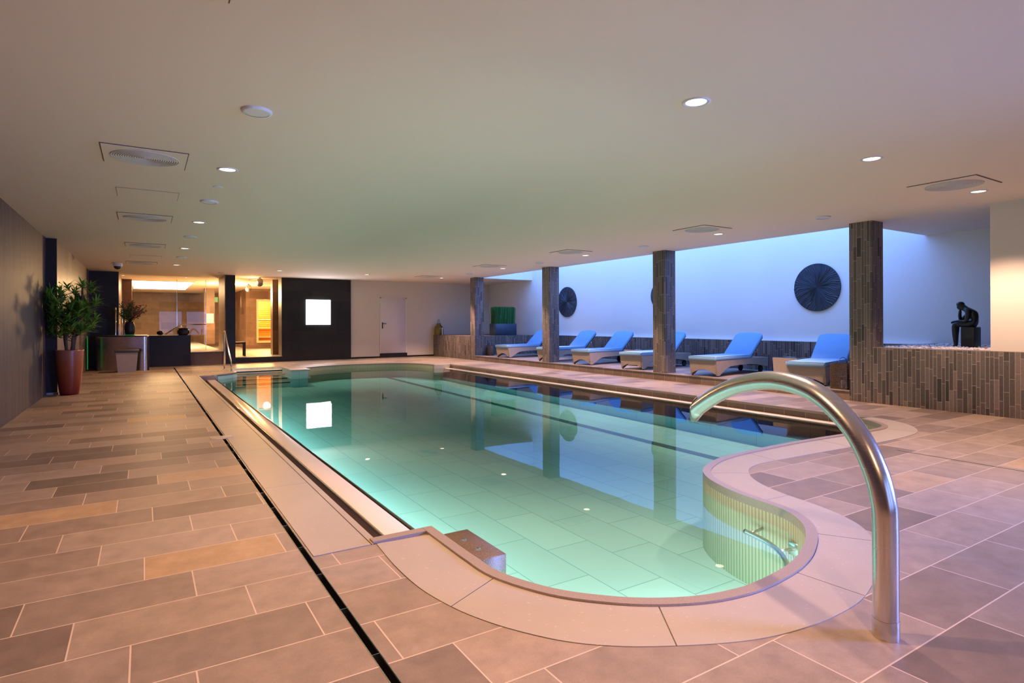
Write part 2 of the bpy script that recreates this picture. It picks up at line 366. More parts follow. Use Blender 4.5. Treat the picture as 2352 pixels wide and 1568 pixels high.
# ================================================================== POOL OUTLINES (metres, x across, y along the pool)
RIM_IN = catmull([(1.487, 3.312), (1.487, 3.0), (1.488, 2.757), (1.503, 2.50), (1.62, 2.22), (1.785, 2.025), (1.946, 1.90), (2.125, 1.812), (2.29, 1.772), (2.455, 1.760), (2.743, 1.79), (2.97, 1.853), (3.185, 1.95), (3.325, 2.035), (3.43, 2.12), (3.535, 2.255), (3.59, 2.39), (3.615, 2.56), (3.64, 2.72), (3.69, 2.90), (3.78, 3.10), (3.89, 3.254), (4.01, 3.36), (4.19, 3.455), (4.41, 3.535), (4.72, 3.585), (5.0, 3.60), (5.5, 3.615), (6.05, 3.60), (6.55, 3.57), (7.0, 3.548), (7.27, 3.55), (7.45, 3.597), (7.56, 3.69), (7.68, 3.84), (7.753, 4.005)], 5)
RIM_OUT = offset(RIM_IN, 0.062)
COP_OUT = catmull([(1.115, 3.24), (1.092, 2.893), (1.098, 2.60), (1.135, 2.38), (1.19, 2.20), (1.276, 2.02), (1.398, 1.842), (1.55, 1.705), (1.74, 1.588), (1.961, 1.480), (2.157, 1.420), (2.38, 1.390), (2.578, 1.390), (2.742, 1.408), (2.95, 1.465), (3.203, 1.55), (3.40, 1.655), (3.546, 1.761), (3.658, 1.856), (3.756, 1.974), (3.84, 2.145), (3.90, 2.36), (3.945, 2.58), (4.032, 2.812), (4.15, 2.99), (4.30, 3.13), (4.458, 3.205), (4.65, 3.24), (4.929, 3.23), (5.8, 3.186), (6.6, 3.13), (7.198, 3.155), (7.533, 3.25), (7.85, 3.48), (8.03, 3.78), (8.06, 4.02)], 5)
FAR = catmull([(7.456, 16.40), (7.40, 16.80), (7.25, 17.20), (6.99, 17.60), (6.58, 17.82), (5.9, 17.95), (5.3, 17.99), (4.7, 17.88), (4.25, 17.66), (3.84, 17.33)], 5)
FAR_OUT = offset(FAR, 0.07)
SLX, SRX, SY = 2.06, 3.39, 18.28            # stairs recess
LCURVE = catmull([(2.06, 16.82), (1.95, 16.62), (1.72, 16.34), (1.42, 16.14)], 5)
LCURVE_OUT = offset(LCURVE, 0.07)
WL = -0.12                                   # water line
def zb(y): return -0.62 + (y - 1.7) / 16.3 * 0.17   # pool bottom
BASIN = RIM_IN + [(7.77, 4.06), (7.77, 16.40)] + FAR + [(3.835, 16.74), (3.39, 16.76), (SRX, SY), (SLX, SY), (2.06, 16.82)] + LCURVE[1:] + [(1.53, 16.14), (1.53, 3.312)]
HOLE = [(0.768, 3.24)] + COP_OUT + [(8.0, 4.06), (8.0, 16.42)] + [(7.53, 16.45)] + FAR_OUT[1:-1] + [(3.90, 17.32), (3.90, 16.70), (SRX, 16.70), (SRX, SY), (SLX, SY), (2.06, 16.90)] + LCURVE_OUT[1:-1] + [(1.42, 16.22), (1.09, 16.27), (0.768, 16.27)]

# ================================================================== SETTING
rect = lambda x0, y0, x1, y1: [(x0, y0), (x1, y0), (x1, y1), (x0, y1)]
DR1, DR2, DR3 = rect(0.725, -2.9, 0.755, 7.10), rect(0.725, 7.32, 0.755, 19.6), rect(6.195, -0.5, 6.207, 2.86)
fm = MB(); fm.poly([rect(-1.5, -3.0, 9.52, 20.92), HOLE, DR1, DR2, DR3], 0.0)
floor = struct('floor', fm, 'floor')
struct('sky_blocker', MB().box(-1.9, -3.2, -1.2, 12.3, 33.6, -0.9), 'dark')  # unseen slab added below everything to block the sky through gaps
# ceiling with the skylight opening
SK = rect(9.88, 5.05, 12.0, 17.75)
cm = MB(); cm.poly([rect(-1.6, -3.05, 12.3, 33.6), SK], CEIL, True); struct('ceiling', cm, 'ceiling')
sm = MB(); sm.wall([(12.0, 5.05), (9.88, 5.05), (9.88, 17.75), (12.0, 17.75)], CEIL, 4.4)
struct('trim_1', sm, 'plaster')
fr = MB()
for y in (5.05, 8.2, 11.35, 14.5, 17.67): fr.box(9.88, y, 4.36, 12.0, y + 0.08, 4.42)
fr.box(9.88, 5.05, 4.36, 9.94, 17.75, 4.42)
sky = struct('window_1', fr, 'white')
# long white wall behind the loungers
wm = MB(); wm.box(12.0, -1.5, 0.0, 12.25, 20.95, 4.42); struct('wall_right', wm, 'plaster')
wm = MB(); wm.box(6.26, 20.9, 0.0, 12.3, 21.1, CEIL); struct('wall_back', wm, 'cream')
wm = MB(); wm.box(-1.8, -3.2, 0, -1.48, 13.4, CEIL); struct('wall_left', wm, 'leftwall')
wm = MB(); wm.box(-1.8, 13.4, 0, -1.33, 20.8, CEIL); struct('wall_left_far', wm, 'palestone')
wm = MB(); wm.box(-1.48, 13.36, 0, -1.325, 13.40, CEIL); struct('trim_2', wm, 'slate')
wm = MB(); wm.box(-1.48, 13.34, 0.0, -1.31, 13.365, 0.035); struct('trim_3', wm, 'coping')
wm = MB(); wm.box(-1.8, 20.8, 0, -0.62, 21.0, CEIL); struct('wall_back_left', wm, 'slate')
# wall behind the camera with a wide window
wm = MB(); wm.box(-1.8, -3.2, 0, 4.5, -3.0, CEIL); wm.box(8.7, -3.2, 0, 12.3, -3.0, CEIL); wm.box(4.5, -3.2, 0, 8.7, -3.0, 0.4); wm.box(4.5, -3.2, 2.55, 8.7, -3.0, CEIL)
struct('wall_near', wm, 'brownwall')
wn = MB()
for x in (4.5, 5.9, 7.3, 8.64): wn.box(x, -3.12, 0.4, x + 0.06, -3.06, 2.55)
wn.box(4.5, -3.12, 0.4, 8.7, -3.06, 0.46); wn.box(4.5, -3.12, 2.49, 8.7, -3.06, 2.55)
struct('window_2', wn, 'white')
M['sky_pane'] = mat('sky_pane', (0.05, 0.05, 0.05), 0.3, emit=((0.32, 0.45, 1.0), 2.6))
for i, (xa, xb) in enumerate(((0.9, 2.25), (2.55, 4.1))):
    o = struct('window_%d' % (i + 3), MB().box(xa - 0.06, -2.999, 0.45, xb + 0.06, -2.975, 0.52).box(xa - 0.06, -2.999, 2.15, xb + 0.06, -2.975, 2.22).box(xa - 0.06, -2.999, 0.52, xa, -2.975, 2.15).box(xb, -2.999, 0.52, xb + 0.06, -2.975, 2.15), 'darkwood')
    MB().box(xa, -2.995, 0.52, xb, -2.985, 2.15).build('window_pane', 'sky_pane', o)
# white wall standing on the low tiled wall at the right
wm = MB(); wm.box(9.5, -3.0, 0.857, 9.8, 3.23, CEIL); struct('wall_right_near', wm, 'cream')
# low tiled walls and beds
wm = MB(); wm.box(9.5, -3.0, 0, 9.68, 4.72, 0.85); struct('wall_low_right', wm, 'mosaic')
wm = MB(); wm.box(9.5, -3.0, 0.85, 9.70, 4.72, 0.856); struct('trim_4', wm, 'rim')
wm = MB(); wm.box(9.68, 4.74, 0, 12.0, 4.95, 0.855); struct('wall_low_end', wm, 'mosaic')
wm = MB(); wm.box(9.68, -1.5, 0, 12.0, 4.74, 0.825); struct('trim_5', wm, 'soil')
wm = MB(); wm.box(9.5, 17.83, 0, 9.7, 20.9, 0.815); struct('wall_low_far', wm, 'mosaic')
wm = MB(); wm.box(9.83, 17.5, 0, 12.0, 20.9, 0.818); wm.box(9.7, 17.85, 0, 9.83, 20.9, 0.818); struct('wall_low_far_end', wm, 'mosaic')
wm = MB(); wm.box(11.9, 4.95, 0.16, 12.0, 17.5, 0.83); struct('wall_low_back', wm, 'mosaic')
wm = MB(); wm.box(11.895, 4.95, 0.83, 12.0, 17.5, 0.845); struct('trim_6', wm, 'white')
# raised platform of the lounge
wm = MB(); wm.box(9.5, 5.065, 0.0, 12.0, 17.5, 0.145); struct('trim_7', wm, 'riser')
wm = MB(); wm.box(9.485, 5.065, 0.145, 12.0, 17.5, 0.16); struct('floor_platform', wm, 'floor')
# television wall, plinth and baseboards
wm = MB(); wm.box(3.92, 20.8, 0, 6.26, 21.35, CEIL); struct('wall_television', wm, 'slate')
wm = MB(); wm.box(6.26, 20.87, 0, 9.5, 20.9, 0.055); struct('baseboard_back', wm, 'slate')
wm = MB(); wm.box(7.36, 20.84, 0, 8.40, 20.9, 0.16); struct('trim_8', wm, 'slate')
# wellness rooms beyond
wm = MB(); wm.box(-0.62, 20.65, 0.0, 2.17, 33.4, 0.38); struct('floor_wellness', wm, 'brownwall')
wm = MB(); wm.box(-0.62, 20.62, 0.38, 2.17, 33.4, 0.40); struct('trim_9', wm, 'coping')
wm = MB(); wm.box(2.17, 20.75, 0.0, 3.94, 33.4, 0.165); wm.box(3.94, 21.4, 0.0, 8.5, 33.4, 0.165); struct('trim_10', wm, 'slate')
wm = MB(); wm.box(2.17, 20.78, 0.165, 3.94, 33.4, 0.18); wm.box(3.94, 21.4, 0.165, 8.5, 33.4, 0.18); struct('floor_sauna', wm, 'coping')
wm = MB(); wm.box(-1.4, 33.2, 0, 8.5, 33.4, CEIL); struct('wall_wellness_back', wm, 'brownwall')
wm = MB(); wm.box(-0.9, 21.0, 0, -0.62, 33.4, CEIL); struct('wall_wellness_left', wm, 'brownwall')
wm = MB(); wm.box(-0.62, 24.0, 0.4, -0.34, 24.3, CEIL); struct('wall_wellness_return', wm, 'brownwall')
wm = MB(); wm.box(8.3, 21.1, 0.18, 8.5, 33.4, CEIL); struct('wall_wellness_right', wm, 'brownwall')
def pier(x0, y0, z0, x1, y1, z1, m, label, name='wall_pier'):
    wm = MB(); wm.box(x0, y0, z0, x1, y1, z1); o = wm.build(name, m); o['kind'] = 'structure'; return o
wm = MB(); wm.box(2.20, 20.5, 0, 2.47, 20.512, CEIL); struct('trim_11', wm, 'slate')
wm = MB(); wm.box(2.17, 20.512, 0, 2.47, 22.3, CEIL); struct('wall_entrance_pier', wm, 'brownwall')
wm = MB(); wm.box(3.83, 21.9, 0.18, 4.4, 22.3, CEIL); struct('wall_entrance_return', wm, 'brownwall')
wm = MB(); wm.box(2.23, 28.5, 0.4, 2.62, 28.9, CEIL); struct('wall_wellness_pier', wm, 'brownwall')

# door to the plant room
d = struct('door_1', MB().rbox(7.385, 20.86, 0.16, 8.36, 20.905, 2.19, 0.004, 1), 'doorpaint')
fr = MB(); fr.box(7.36, 20.87, 0.16, 7.39, 20.9, 2.215); fr.box(8.355, 20.87, 0.16, 8.40, 20.9, 2.215); fr.box(7.36, 20.87, 2.185, 8.40, 20.9, 2.215); fr.build('door_frame', 'plaster', d)
h = MB(); h.box(7.425, 20.85, 1.07, 7.465, 20.86, 1.30); h.tube([(7.445, 20.85, 1.25), (7.445, 20.80, 1.25), (7.58, 20.80, 1.25)], 0.012, 10); h.build('door_handle', 'black', d)

# four tiled columns
for i, y in enumerate((4.72, 8.97, 13.21, 17.50)):
    z0 = 0.0 if i in (0, 3) else 0.16
    c = MB(); c.box(9.5, y, z0, 9.83, y + 0.345, CEIL)
    o = c.build('column', 'mosaic')
    tag(o, ['nearest tiled column, beside the low wall with the statue', 'tiled column hiding the middle wall disc, second from the camera',
            'tiled column left of the farthest visible wall disc, third from the camera', 'farthest tiled column, beside the grass planter'][i], 'column', 'stone strip columns along the lounge')

# ================================================================== POOL
pool = thing('swimming_pool', 'large turquoise swimming pool with a curved bay at its near end', 'pool')
fz = MB()
tri = MB().poly([BASIN], 0.0)
fz.add([(x, y, zb(y)) for x, y, _ in tri.v], tri.f); fz.build('basin_floor', 'basin', pool)
def uvwall(pts, z0, z1, name, m, u0=0.0):
    mb = MB(); mb.wall(pts, z0, z1, False, True); o = mb.build(name, m, pool); me = o.data; L = [0.0]
    for a, b in zip(pts, pts[1:]): L.append(L[-1] + math.dist(a, b))
    uv = me.uv_layers.new(name='UVMap'); n = len(pts)
    for p in me.polygons:
        for li in p.loop_indices:
            vi = me.loops[li].vertex_index; uv.data[li].uv = (u0 + L[vi % n], me.vertices[vi].co.z)
    return o
uvwall(RIM_IN + [(7.77, 4.02)], -0.72, -0.045, 'curved_wall', 'ribbed')
uvwall([(7.77, 4.02), (7.77, 16.40)], -0.72, -0.12, 'side_wall', 'basin')
uvwall([(7.77, 16.40)] + FAR + [(3.835, 16.74)], -0.72, -0.03, 'end_wall', 'ribbed')
uvwall([(3.835, 16.74), (3.39, 16.76), (SRX, SY), (SLX, SY), (2.06, 16.82)] + LCURVE[1:] + [(1.53, 16.14)], -0.72, 0.0, 'stair_wall', 'basin')
uvwall([(1.53, 16.14), (1.53, 3.30)], -0.72, -0.12, 'side_wall', 'basin')
# rim and bluestone coping
rm = MB(); rm.prism(RIM_IN + RIM_OUT[::-1], -0.045, 0.014); rm.box(1.10, 3.245, -0.30, 1.427, 3.312, 0.014); rm.build('rim', 'rim', pool)
rm = MB(); rm.prism(FAR + FAR_OUT[::-1], -0.04, 0.004); rm.prism(LCURVE + LCURVE_OUT[::-1], -0.04, 0.004); rm.build('rim', 'rim', pool)
MB().box(3.395, 16.70, -0.04, 3.90, 17.33, 0.002).build('coping_slab', 'coping', pool); MB().box(1.09, 16.14, -0.035, 1.42, 16.275, 0.002).build('coping_slab', 'coping', pool)
def near_i(L, p): return min(range(len(L)), key=lambda i: math.dist(L[i], p))
J = [((1.48, 3.2), (1.10, 3.24)), ((1.458, 2.47), (1.15, 2.34)), ((1.911, 1.846), (1.736, 1.594)), ((2.75, 1.74), (2.77, 1.414)), ((3.356, 1.99), (3.52, 1.74)), ((3.64, 2.55), (3.945, 2.55)), ((3.95, 3.30), (4.25, 3.08)), ((4.86, 3.55), (4.86, 3.23)), ((6.05, 3.55), (6.05, 3.16)), ((7.30, 3.50), (7.40, 3.20)), ((7.8, 4.0), (8.06, 4.02))]
for (a, b), (c_, d_) in zip(J, J[1:]):
    i0, i1, k0, k1 = near_i(RIM_OUT, a), near_i(RIM_OUT, c_), near_i(COP_OUT, b), near_i(COP_OUT, d_)
    P_ = RIM_OUT[i0:i1 + 1] + COP_OUT[k0:k1 + 1][::-1]
    cxy = Vector((sum(p[0] for p in P_) / len(P_), sum(p[1] for p in P_) / len(P_)))
    inset = [tuple(Vector(p) + (cxy - Vector(p)).normalized() * 0.003) for p in P_]
    MB().prism(inset, -0.05, 0.003).build('coping_slab', 'coping', pool)
gb = MB(); gb.prism(RIM_OUT + COP_OUT[::-1], -0.05, -0.006); gb.build('joint_bed', 'rim', pool)
ys = [3.245] + [4.78 + 1.54 * k for k in range(8)] + [16.27]
for a, b in zip(ys, ys[1:]): MB().box(0.770, a + 0.002, -0.05, 1.086, b - 0.002, 0.002).build('coping_slab', 'coping', pool)
lp = MB(); lp.box(1.092, 3.245, -0.03, 1.133, 16.14, 0.002); lp.box(1.12, 3.245, -0.30, 1.133, 16.14, -0.03); lp.build('channel_lip', 'coping', pool)
ch = MB(); ch.box(1.13, 3.31, -0.32, 1.30, 16.14, -0.30); ch.box(1.290, 3.31, -0.30, 1.296, 16.14, -0.105); ch.box(1.12, 16.13, -0.32, 1.55, 16.16, -0.03); ch.build('overflow_channel', 'channel', pool)
ed = MB(); ed.box(1.287, 3.31, -0.112, 1.291, 16.14, -0.103); ed.box(1.509, 3.31, -0.2, 1.515, 16.14, -0.106); ed.build('metal_edge', 'chrome', pool)
ld = MB(); ld.rbox(1.309, 3.31, -0.32, 1.487, 16.14, -0.110, 0.006, 2); ld.build('overflow_ledge', 'ledge', pool)
sl = MB(); sl.box(1.487, 3.31, -0.32, 1.509, 16.14, -0.16); sl.box(1.515, 3.31, -0.7, 1.53, 16.14, -0.135); sl.build('grate_slot', 'dark', pool)
# right hand edge
re_ = MB(); re_.box(7.99, 4.06, -0.30, 8.02, 16.42, -0.035); re_.build('channel_face', 'riser', pool)
re_ = MB(); re_.box(7.985, 4.05, -0.035, 8.03, 16.42, 0.001); re_.build('rim', 'rim', pool)
re_ = MB(); re_.rbox(7.77, 4.03, -0.4, 7.93, 16.40, -0.108, 0.006, 2); re_.build('overflow_ledge', 'ledge', pool)
re_ = MB(); re_.box(7.93, 4.05, -0.32, 7.99, 16.40, -0.30); re_.build('overflow_channel', 'riser', pool)
MB().box(7.75, 4.0, -0.3, 8.02, 4.04, 0.0).build('channel_end', 'coping', pool); MB().box(7.46, 16.33, -0.3, 8.02, 16.44, 0.0).build('channel_end', 'coping', pool)
# steps
for k in range(4):
    MB().box(SLX, SY - 0.36 * (k + 1), -0.75, SRX, SY - (0.36 * k if k else 0), -0.065 - 0.085 * k).build('step', 'ledge', pool)
    MB().box(SLX, SY - 0.36 * (k + 1) - 0.004, -0.105 - 0.085 * k, SRX, SY - 0.36 * (k + 1) + 0.03, -0.063 - 0.085 * k).build('step_nosing', 'lane', pool)
# dark swimming lane line
ln = MB(); ln.add([(6.44, 3.7, zb(3.7) + 0.004), (6.60, 3.7, zb(3.7) + 0.004), (6.60, 17.75, zb(17.75) + 0.004), (6.44, 17.75, zb(17.75) + 0.004)], [(0, 1, 2, 3)]); ln.build('lane_line', 'lane', pool)
# stone jet block on the left of the bay
jb = MB(); jb.rbox(1.50, 2.79, -0.42, 1.705, 3.255, -0.03, 0.004, 1); jb.build('jet_block', 'speckled', pool)['label'] = 'dark speckled stone block'
for y in (2.93, 3.10):
    b_ = MB().lathe([(0.0, 0.004), (0.012, 0.004), (0.019, 0.0)], 16, (1.60, y, -0.03)); b_.box(1.585, y - 0.003, -0.0265, 1.615, y + 0.003, -0.0245); b_.build('bolt', 'chrome', pool)
# submerged grab rail on the wall of the bay
gr = MB(); gr.tube(catmull([(3.46, 2.55, -0.17), (3.43, 2.36, -0.18), (3.36, 2.22, -0.19), (3.24, 2.10, -0.20), (3.08, 2.02, -0.21)], 6), 0.016, 12)
gr.tube([(3.38, 2.25, -0.187), (3.50, 2.20, -0.187)], 0.010, 8); gr.tube([(3.10, 2.03, -0.21), (3.16, 1.93, -0.21)], 0.010, 8); gr.tube([(3.455, 2.50, -0.17), (3.62, 2.52, -0.17)], 0.010, 8); gr.rbox(3.485, 2.16, -0.23, 3.505, 2.25, -0.15, 0.003, 1)
gr.build('grab_rail', 'steel', pool)
# water
wt = MB(); WB = [p for p in BASIN]; WB = [(1.487, 16.14) if p == (1.53, 16.14) else p for p in WB if p != (1.53, 3.312)]
wt.poly([WB], WL)
WN = len(WB); WO = []
for i in range(WN):
    p0, p1, p2 = Vector(WB[i - 1]), Vector(WB[i]), Vector(WB[(i + 1) % WN]); d1 = (p1 - p0).normalized() if (p1 - p0).length > 1e-6 else (p2 - p1).normalized(); d2 = (p2 - p1).normalized() if (p2 - p1).length > 1e-6 else d1
    nn = Vector((d1.y + d2.y, -d1.x - d2.x)); nn = nn.normalized() if nn.length > 1e-4 else Vector((d1.y, -d1.x)); WO.append(tuple(p1 + nn * 0.04))
k0 = len(wt.v); wt.v += [(x, y, WL) for x, y in WB] + [(x, y, WL - 0.02) for x, y in WO] + [(x, y, -0.82) for x, y in WO]
wt.f += [(k0 + o_ + (i + 1) % WN, k0 + o_ + i, k0 + o_ + WN + i, k0 + o_ + WN + (i + 1) % WN)[::-1] for o_ in (0, WN) for i in range(WN)]
tt = MB().poly([WO], -0.82, True); wt.add(tt.v, tt.f); ws = wt.build('pool_water', 'water'); tag(ws, 'clear still turquoise water filling the pool', 'water', kind='stuff')

# ================================================================== FLOOR DRAINS
def slot(name, r, dz, label, bars):
    t = thing(name, label, 'drain')
    x0, y0 = r[0]; x1, y1 = r[2]
    b_ = MB(); b_.box(x0 - 0.004, y0 - 0.004, -dz - 0.01, x1 + 0.004, y1 + 0.004, -dz); b_.box(x0 - 0.004, y0, -dz, x0 + 0.0005, y1, -0.004); b_.box(x1 - 0.0005, y0, -dz, x1 + 0.004, y1, -0.004); b_.box(x0, y0 - 0.004, -dz, x1, y0, -0.002); b_.box(x0, y1, -dz, x1, y1 + 0.004, -0.002); b_.build('trough', 'dark', t)
    e = MB(); e.box(x0 - 0.003, y0, -0.01, x0, y1, 0.001); e.box(x1, y0, -0.01, x1 + 0.003, y1, 0.001)
    for yb in bars: e.box(x0, yb, -0.04, x1, yb + 0.003, 0.0)
    e.build('edge_strip', 'steel', t); return t
slot('floor_drain', DR1, 0.06, 'long narrow slot drain in the floor from the foreground to the square cover', 'drain' and [2.16 + 0.42 * k for k in range(12)])
slot('floor_drain', DR2, 0.06, 'long narrow slot drain in the floor beyond the square cover', [7.6 + 0.9 * k for k in range(13)])
slot('floor_drain', DR3, 0.02, 'hairline slot drain in the tiles right of the curved spout', [])
cv = MB(); cv.rbox(0.61, 7.115, -0.004, 0.835, 7.305, 0.004, 0.002, 1); o = cv.build('drain_cover', 'coping'); tag(o, 'pale square drain cover between the two left slot drains', 'drain cover')
# ================================================================== WATER SPOUT
fd = Vector((0.3, 0.954, 0)).normalized()
sp = thing('water_spout', 'tall brushed steel swan-neck spout arching over the near bay', 'water spout', (2.492, 1.191, 0))
prof = [(0, 0), (0, 0.15), (0, 0.30), (0.001, 0.44), (0.008, 0.53), (0.048, 0.650), (0.144, 0.79), (0.298, 0.899), (0.457, 0.948), (0.67, 0.955), (0.916, 0.908), (1.118, 0.835), (1.30, 0.742), (1.345, 0.712)]
pc = catmull([(fd.x * a, fd.y * a, b) for a, b in prof], 6)
mb = MB(); mb.tube(pc, 0.0465, 32, False)
# slant the mouth: pull the upper side of the last ring back
n = 32; base = len(mb.v) - n; last = Vector(pc[-1]); dirn = (Vector(pc[-1]) - Vector(pc[-3])).normalized(); side = fd.cross(UP); upv = side.cross(dirn)
for i in range(base, base + n):
    q = Vector(mb.v[i]); t_ = (q - last).dot(upv) / 0.0465
    mb.v[i] = tuple(q - dirn * (0.075 * (t_ if upv.z > 0 else -t_)))
tb = mb.build('tube', 'steel', sp)
so = tb.modifiers.new('wall', 'SOLIDIFY'); so.thickness = 0.003; so.offset = -1
MB().lathe([(0.0469, 0.075), (0.0474, 0.073), (0.0474, 0.0)], 32).build('foot_sleeve', 'steel', sp)

# ================================================================== LOUNGERS
def prism_xz(mb, pts, y0, y1):
    L = [[Vector((x, z, 0)) for x, z in pts]]; tris = tessellate_polygon(L); n = len(pts)
    mb.add([(x, y0, z) for x, z in pts] + [(x, y1, z) for x, z in pts], [tuple(t) for t in tris] + [tuple(i + n for i in reversed(t)) for t in tris] + [(i, (i + 1) % n, n + (i + 1) % n, n + i) for i in range(n)])
    return mb
SIDE = [(0.0, 0.325), (0.012, 0.25), (0.035, 0.12), (0.055, 0.02), (0.12, 0.02)] + [(0.16 + 0.44 * k / 7, 0.04 + 0.155 * math.sin(PI / 2 * k / 7)) for k in range(1, 8)] + [(0.9, 0.205), (1.3, 0.205), (1.6, 0.18), (1.85, 0.145), (2.03, 0.125), (2.05, 0.14), (2.05, 0.325)]
def make_lounger():
    t = thing('sun_lounger', 'x', 'sun lounger', group='wicker sun loungers on the platform')
    f = MB()
    for s in (-1, 1): prism_xz(f, SIDE, s * 0.31, s * 0.275)
    # foot panel with an arched lower edge, and rear panel
    for xx, zz, nn in ((0.0, 0.325, 0), ):
        ft = [(-0.275 + 0.55 * k / 10, 0.05 + 0.09 * math.sin(PI * k / 10)) for k in range(11)]
        vs = [(0.04 - 0.03 * z / 0.3, y, z) for y, z in ft] + [(0.004, y, 0.325) for y, z in ft]
        vs2 = [(x + 0.03, y, z) for x, y, z in vs]; N = 11; nv = 22
        fs = [(i, i + N, i + 1 + N, i + 1) for i in range(N - 1)] + [(i + nv, i + 1 + nv, i + 1 + N + nv, i + N + nv) for i in range(N - 1)] + [(i, i + 1, i + 1 + nv, i + nv) for i in range(N - 1)]
        f.add(vs + vs2, fs)
    f.box(2.01, -0.275, 0.13, 2.05, 0.275, 0.325)
    f.box(0.02, -0.29, 0.295, 2.04, 0.29, 0.322)
    f.build('frame', 'wicker', t)
    for s in (-1, 1):
        MB().lathe([(0.018, 0.03), (0.016, 0.0)], 10, (0.085, s * 0.29, 0), True).build('foot', 'rubber', t)
        wh = MB(); b = bmesh.new(); bmesh.ops.create_cone(b, cap_ends=True, segments=20, radius1=0.075, radius2=0.075, depth=0.035)
        wh.bm(b, False, Matrix.Translation((1.86, s * 0.235, 0.075)) @ Matrix.Rotation(PI / 2, 4, 'X')); wh.build('wheel', 'rubber', t)
        MB().box(1.84, s * 0.235 - 0.004, 0.07, 1.88, s * 0.235 + 0.004, 0.20).build('wheel_bracket', 'black', t)
    cu = MB(); cu.rbox(-0.04, -0.32, 0.324, 1.34, 0.32, 0.405, 0.026, 3); cu.build('seat_cushion', 'fabric', t)
    # reclining back, a rounded slab hinged at x = 1.34
    L = 0.74; A = math.radians(40)
    pts = [(0, -0.315), (L - 0.10, -0.315), (L - 0.045, -0.295), (L - 0.012, -0.235), (L, -0.12), (L + 0.004, 0), (L, 0.12), (L - 0.012, 0.235), (L - 0.045, 0.295), (L - 0.10, 0.315), (0, 0.315)]
    b = bmesh.new()
    q = MB().prism(pts, 0.0, 0.075)
    me = bpy.data.meshes.new('tmp'); me.from_pydata(q.v, [], q.f); b.from_mesh(me); bpy.data.meshes.remove(me)
    bmesh.ops.remove_doubles(b, verts=b.verts, dist=1e-5); bmesh.ops.dissolve_limit(b, angle_limit=0.01, verts=b.verts, edges=b.edges)
    bmesh.ops.bevel(b, geom=[e for e in b.edges if abs(e.calc_face_angle(0)) > 0.8], offset=0.022, segments=3, profile=0.5, affect='EDGES')
    mt = Matrix.Translation((1.33, 0, 0.335)) @ Matrix.Rotation(-A, 4, 'Y')
    MB().bm(b, True, mt).build('back_cushion', 'fabric', t)
    fr = MB()
    loop = [mt @ Vector(p) for p in ((0, -0.29, -0.012), (L - 0.08, -0.29, -0.012), (L - 0.02, -0.2, -0.012), (L - 0.005, 0, -0.012), (L - 0.02, 0.2, -0.012), (L - 0.08, 0.29, -0.012), (0, 0.29, -0.012))]
    fr.tube(loop, 0.012, 8)
    for k in range(1, 6): fr.tube([mt @ Vector((L * k / 6, -0.29, -0.012)), mt @ Vector((L * k / 6, 0.29, -0.012))], 0.005, 6)
    fr.build('back_frame', 'black', t)
    for s in (-1, 1):
        p = mt @ Vector((0.36, s * 0.27, -0.02)); MB().tube([p, (p.x - 0.13, s * 0.27, 0.325)], 0.005, 6).build('prop_rod', 'chrome', t)
        MB().tube([p, (p.x + 0.14, s * 0.27, 0.325)], 0.005, 6).build('prop_rod', 'chrome', t)
    pi = MB(); pi.tube([(-0.032, -0.30, 0.398), (-0.032, 0.30, 0.398)], 0.004, 6); pi.tube([(0, -0.313, 0.398), (1.32, -0.313, 0.398)], 0.004, 6); pi.build('piping', 'black', t)
    return t
PZ = 0.16
LS = [((9.62, 15.95), 8, 'blue-cushioned sun lounger at the far end, its back half hidden by a column'),
      ((9.62, 13.62), 8, 'second blue sun lounger from the far end, its middle hidden by a column'),
      ((9.62, 12.0), 9, 'blue sun lounger standing in full view between the two middle columns'),
      ((9.62, 10.15), 9, 'blue sun lounger whose middle is hidden by the column over the middle disc'),
      ((9.60, 8.05), 7, 'blue sun lounger in full view in front of the nearest big wall disc'),
      ((9.66, 5.90), 14, 'blue sun lounger nearest the camera, beside the lattice lantern')]
proto = None
for (x, y), a, lab in LS:
    if proto is None:
        proto = make_lounger(); proto.location = (x, y, PZ); proto.rotation_euler = (0, 0, math.radians(a)); proto['label'] = lab
    else: dup(proto, (x, y, PZ), math.radians(a), lab)

def side_table(x, y, a, lab):
    t = thing('side_table', lab, 'side table', (x, y, PZ), math.radians(a), 'wicker side tables between loungers')
    b_ = MB(); vs = []; fs = []
    for z, s in ((0.02, 0.215), (0.2, 0.225), (0.37, 0.235), (0.395, 0.235)): vs += [(-s, -s, z), (s, -s, z), (s, s, z), (-s, s, z)]
    for i in range(3):
        for k in range(4): fs.append((i * 4 + k, i * 4 + (k + 1) % 4, (i + 1) * 4 + (k + 1) % 4, (i + 1) * 4 + k))
    fs += [(12, 13, 14, 15), (3, 2, 1, 0)]; b_.add(vs, fs); b_.build('body', 'wicker', t)
    for sx in (-1, 1):
        for sy in (-1, 1): MB().lathe([(0.016, 0.03), (0.014, 0.0)], 10, (sx * 0.19, sy * 0.19, 0), True).build('foot', 'rubber', t)
    MB().rbox(-0.215, -0.215, 0.396, 0.215, 0.215, 0.402, 0.003, 1).build('table_top', 'glass', t)
side_table(10.75, 6.88, 8, 'wicker side table between the two nearest loungers')
side_table(10.72, 11.05, 8, 'wicker side table glimpsed behind the lounger in front of the second column')

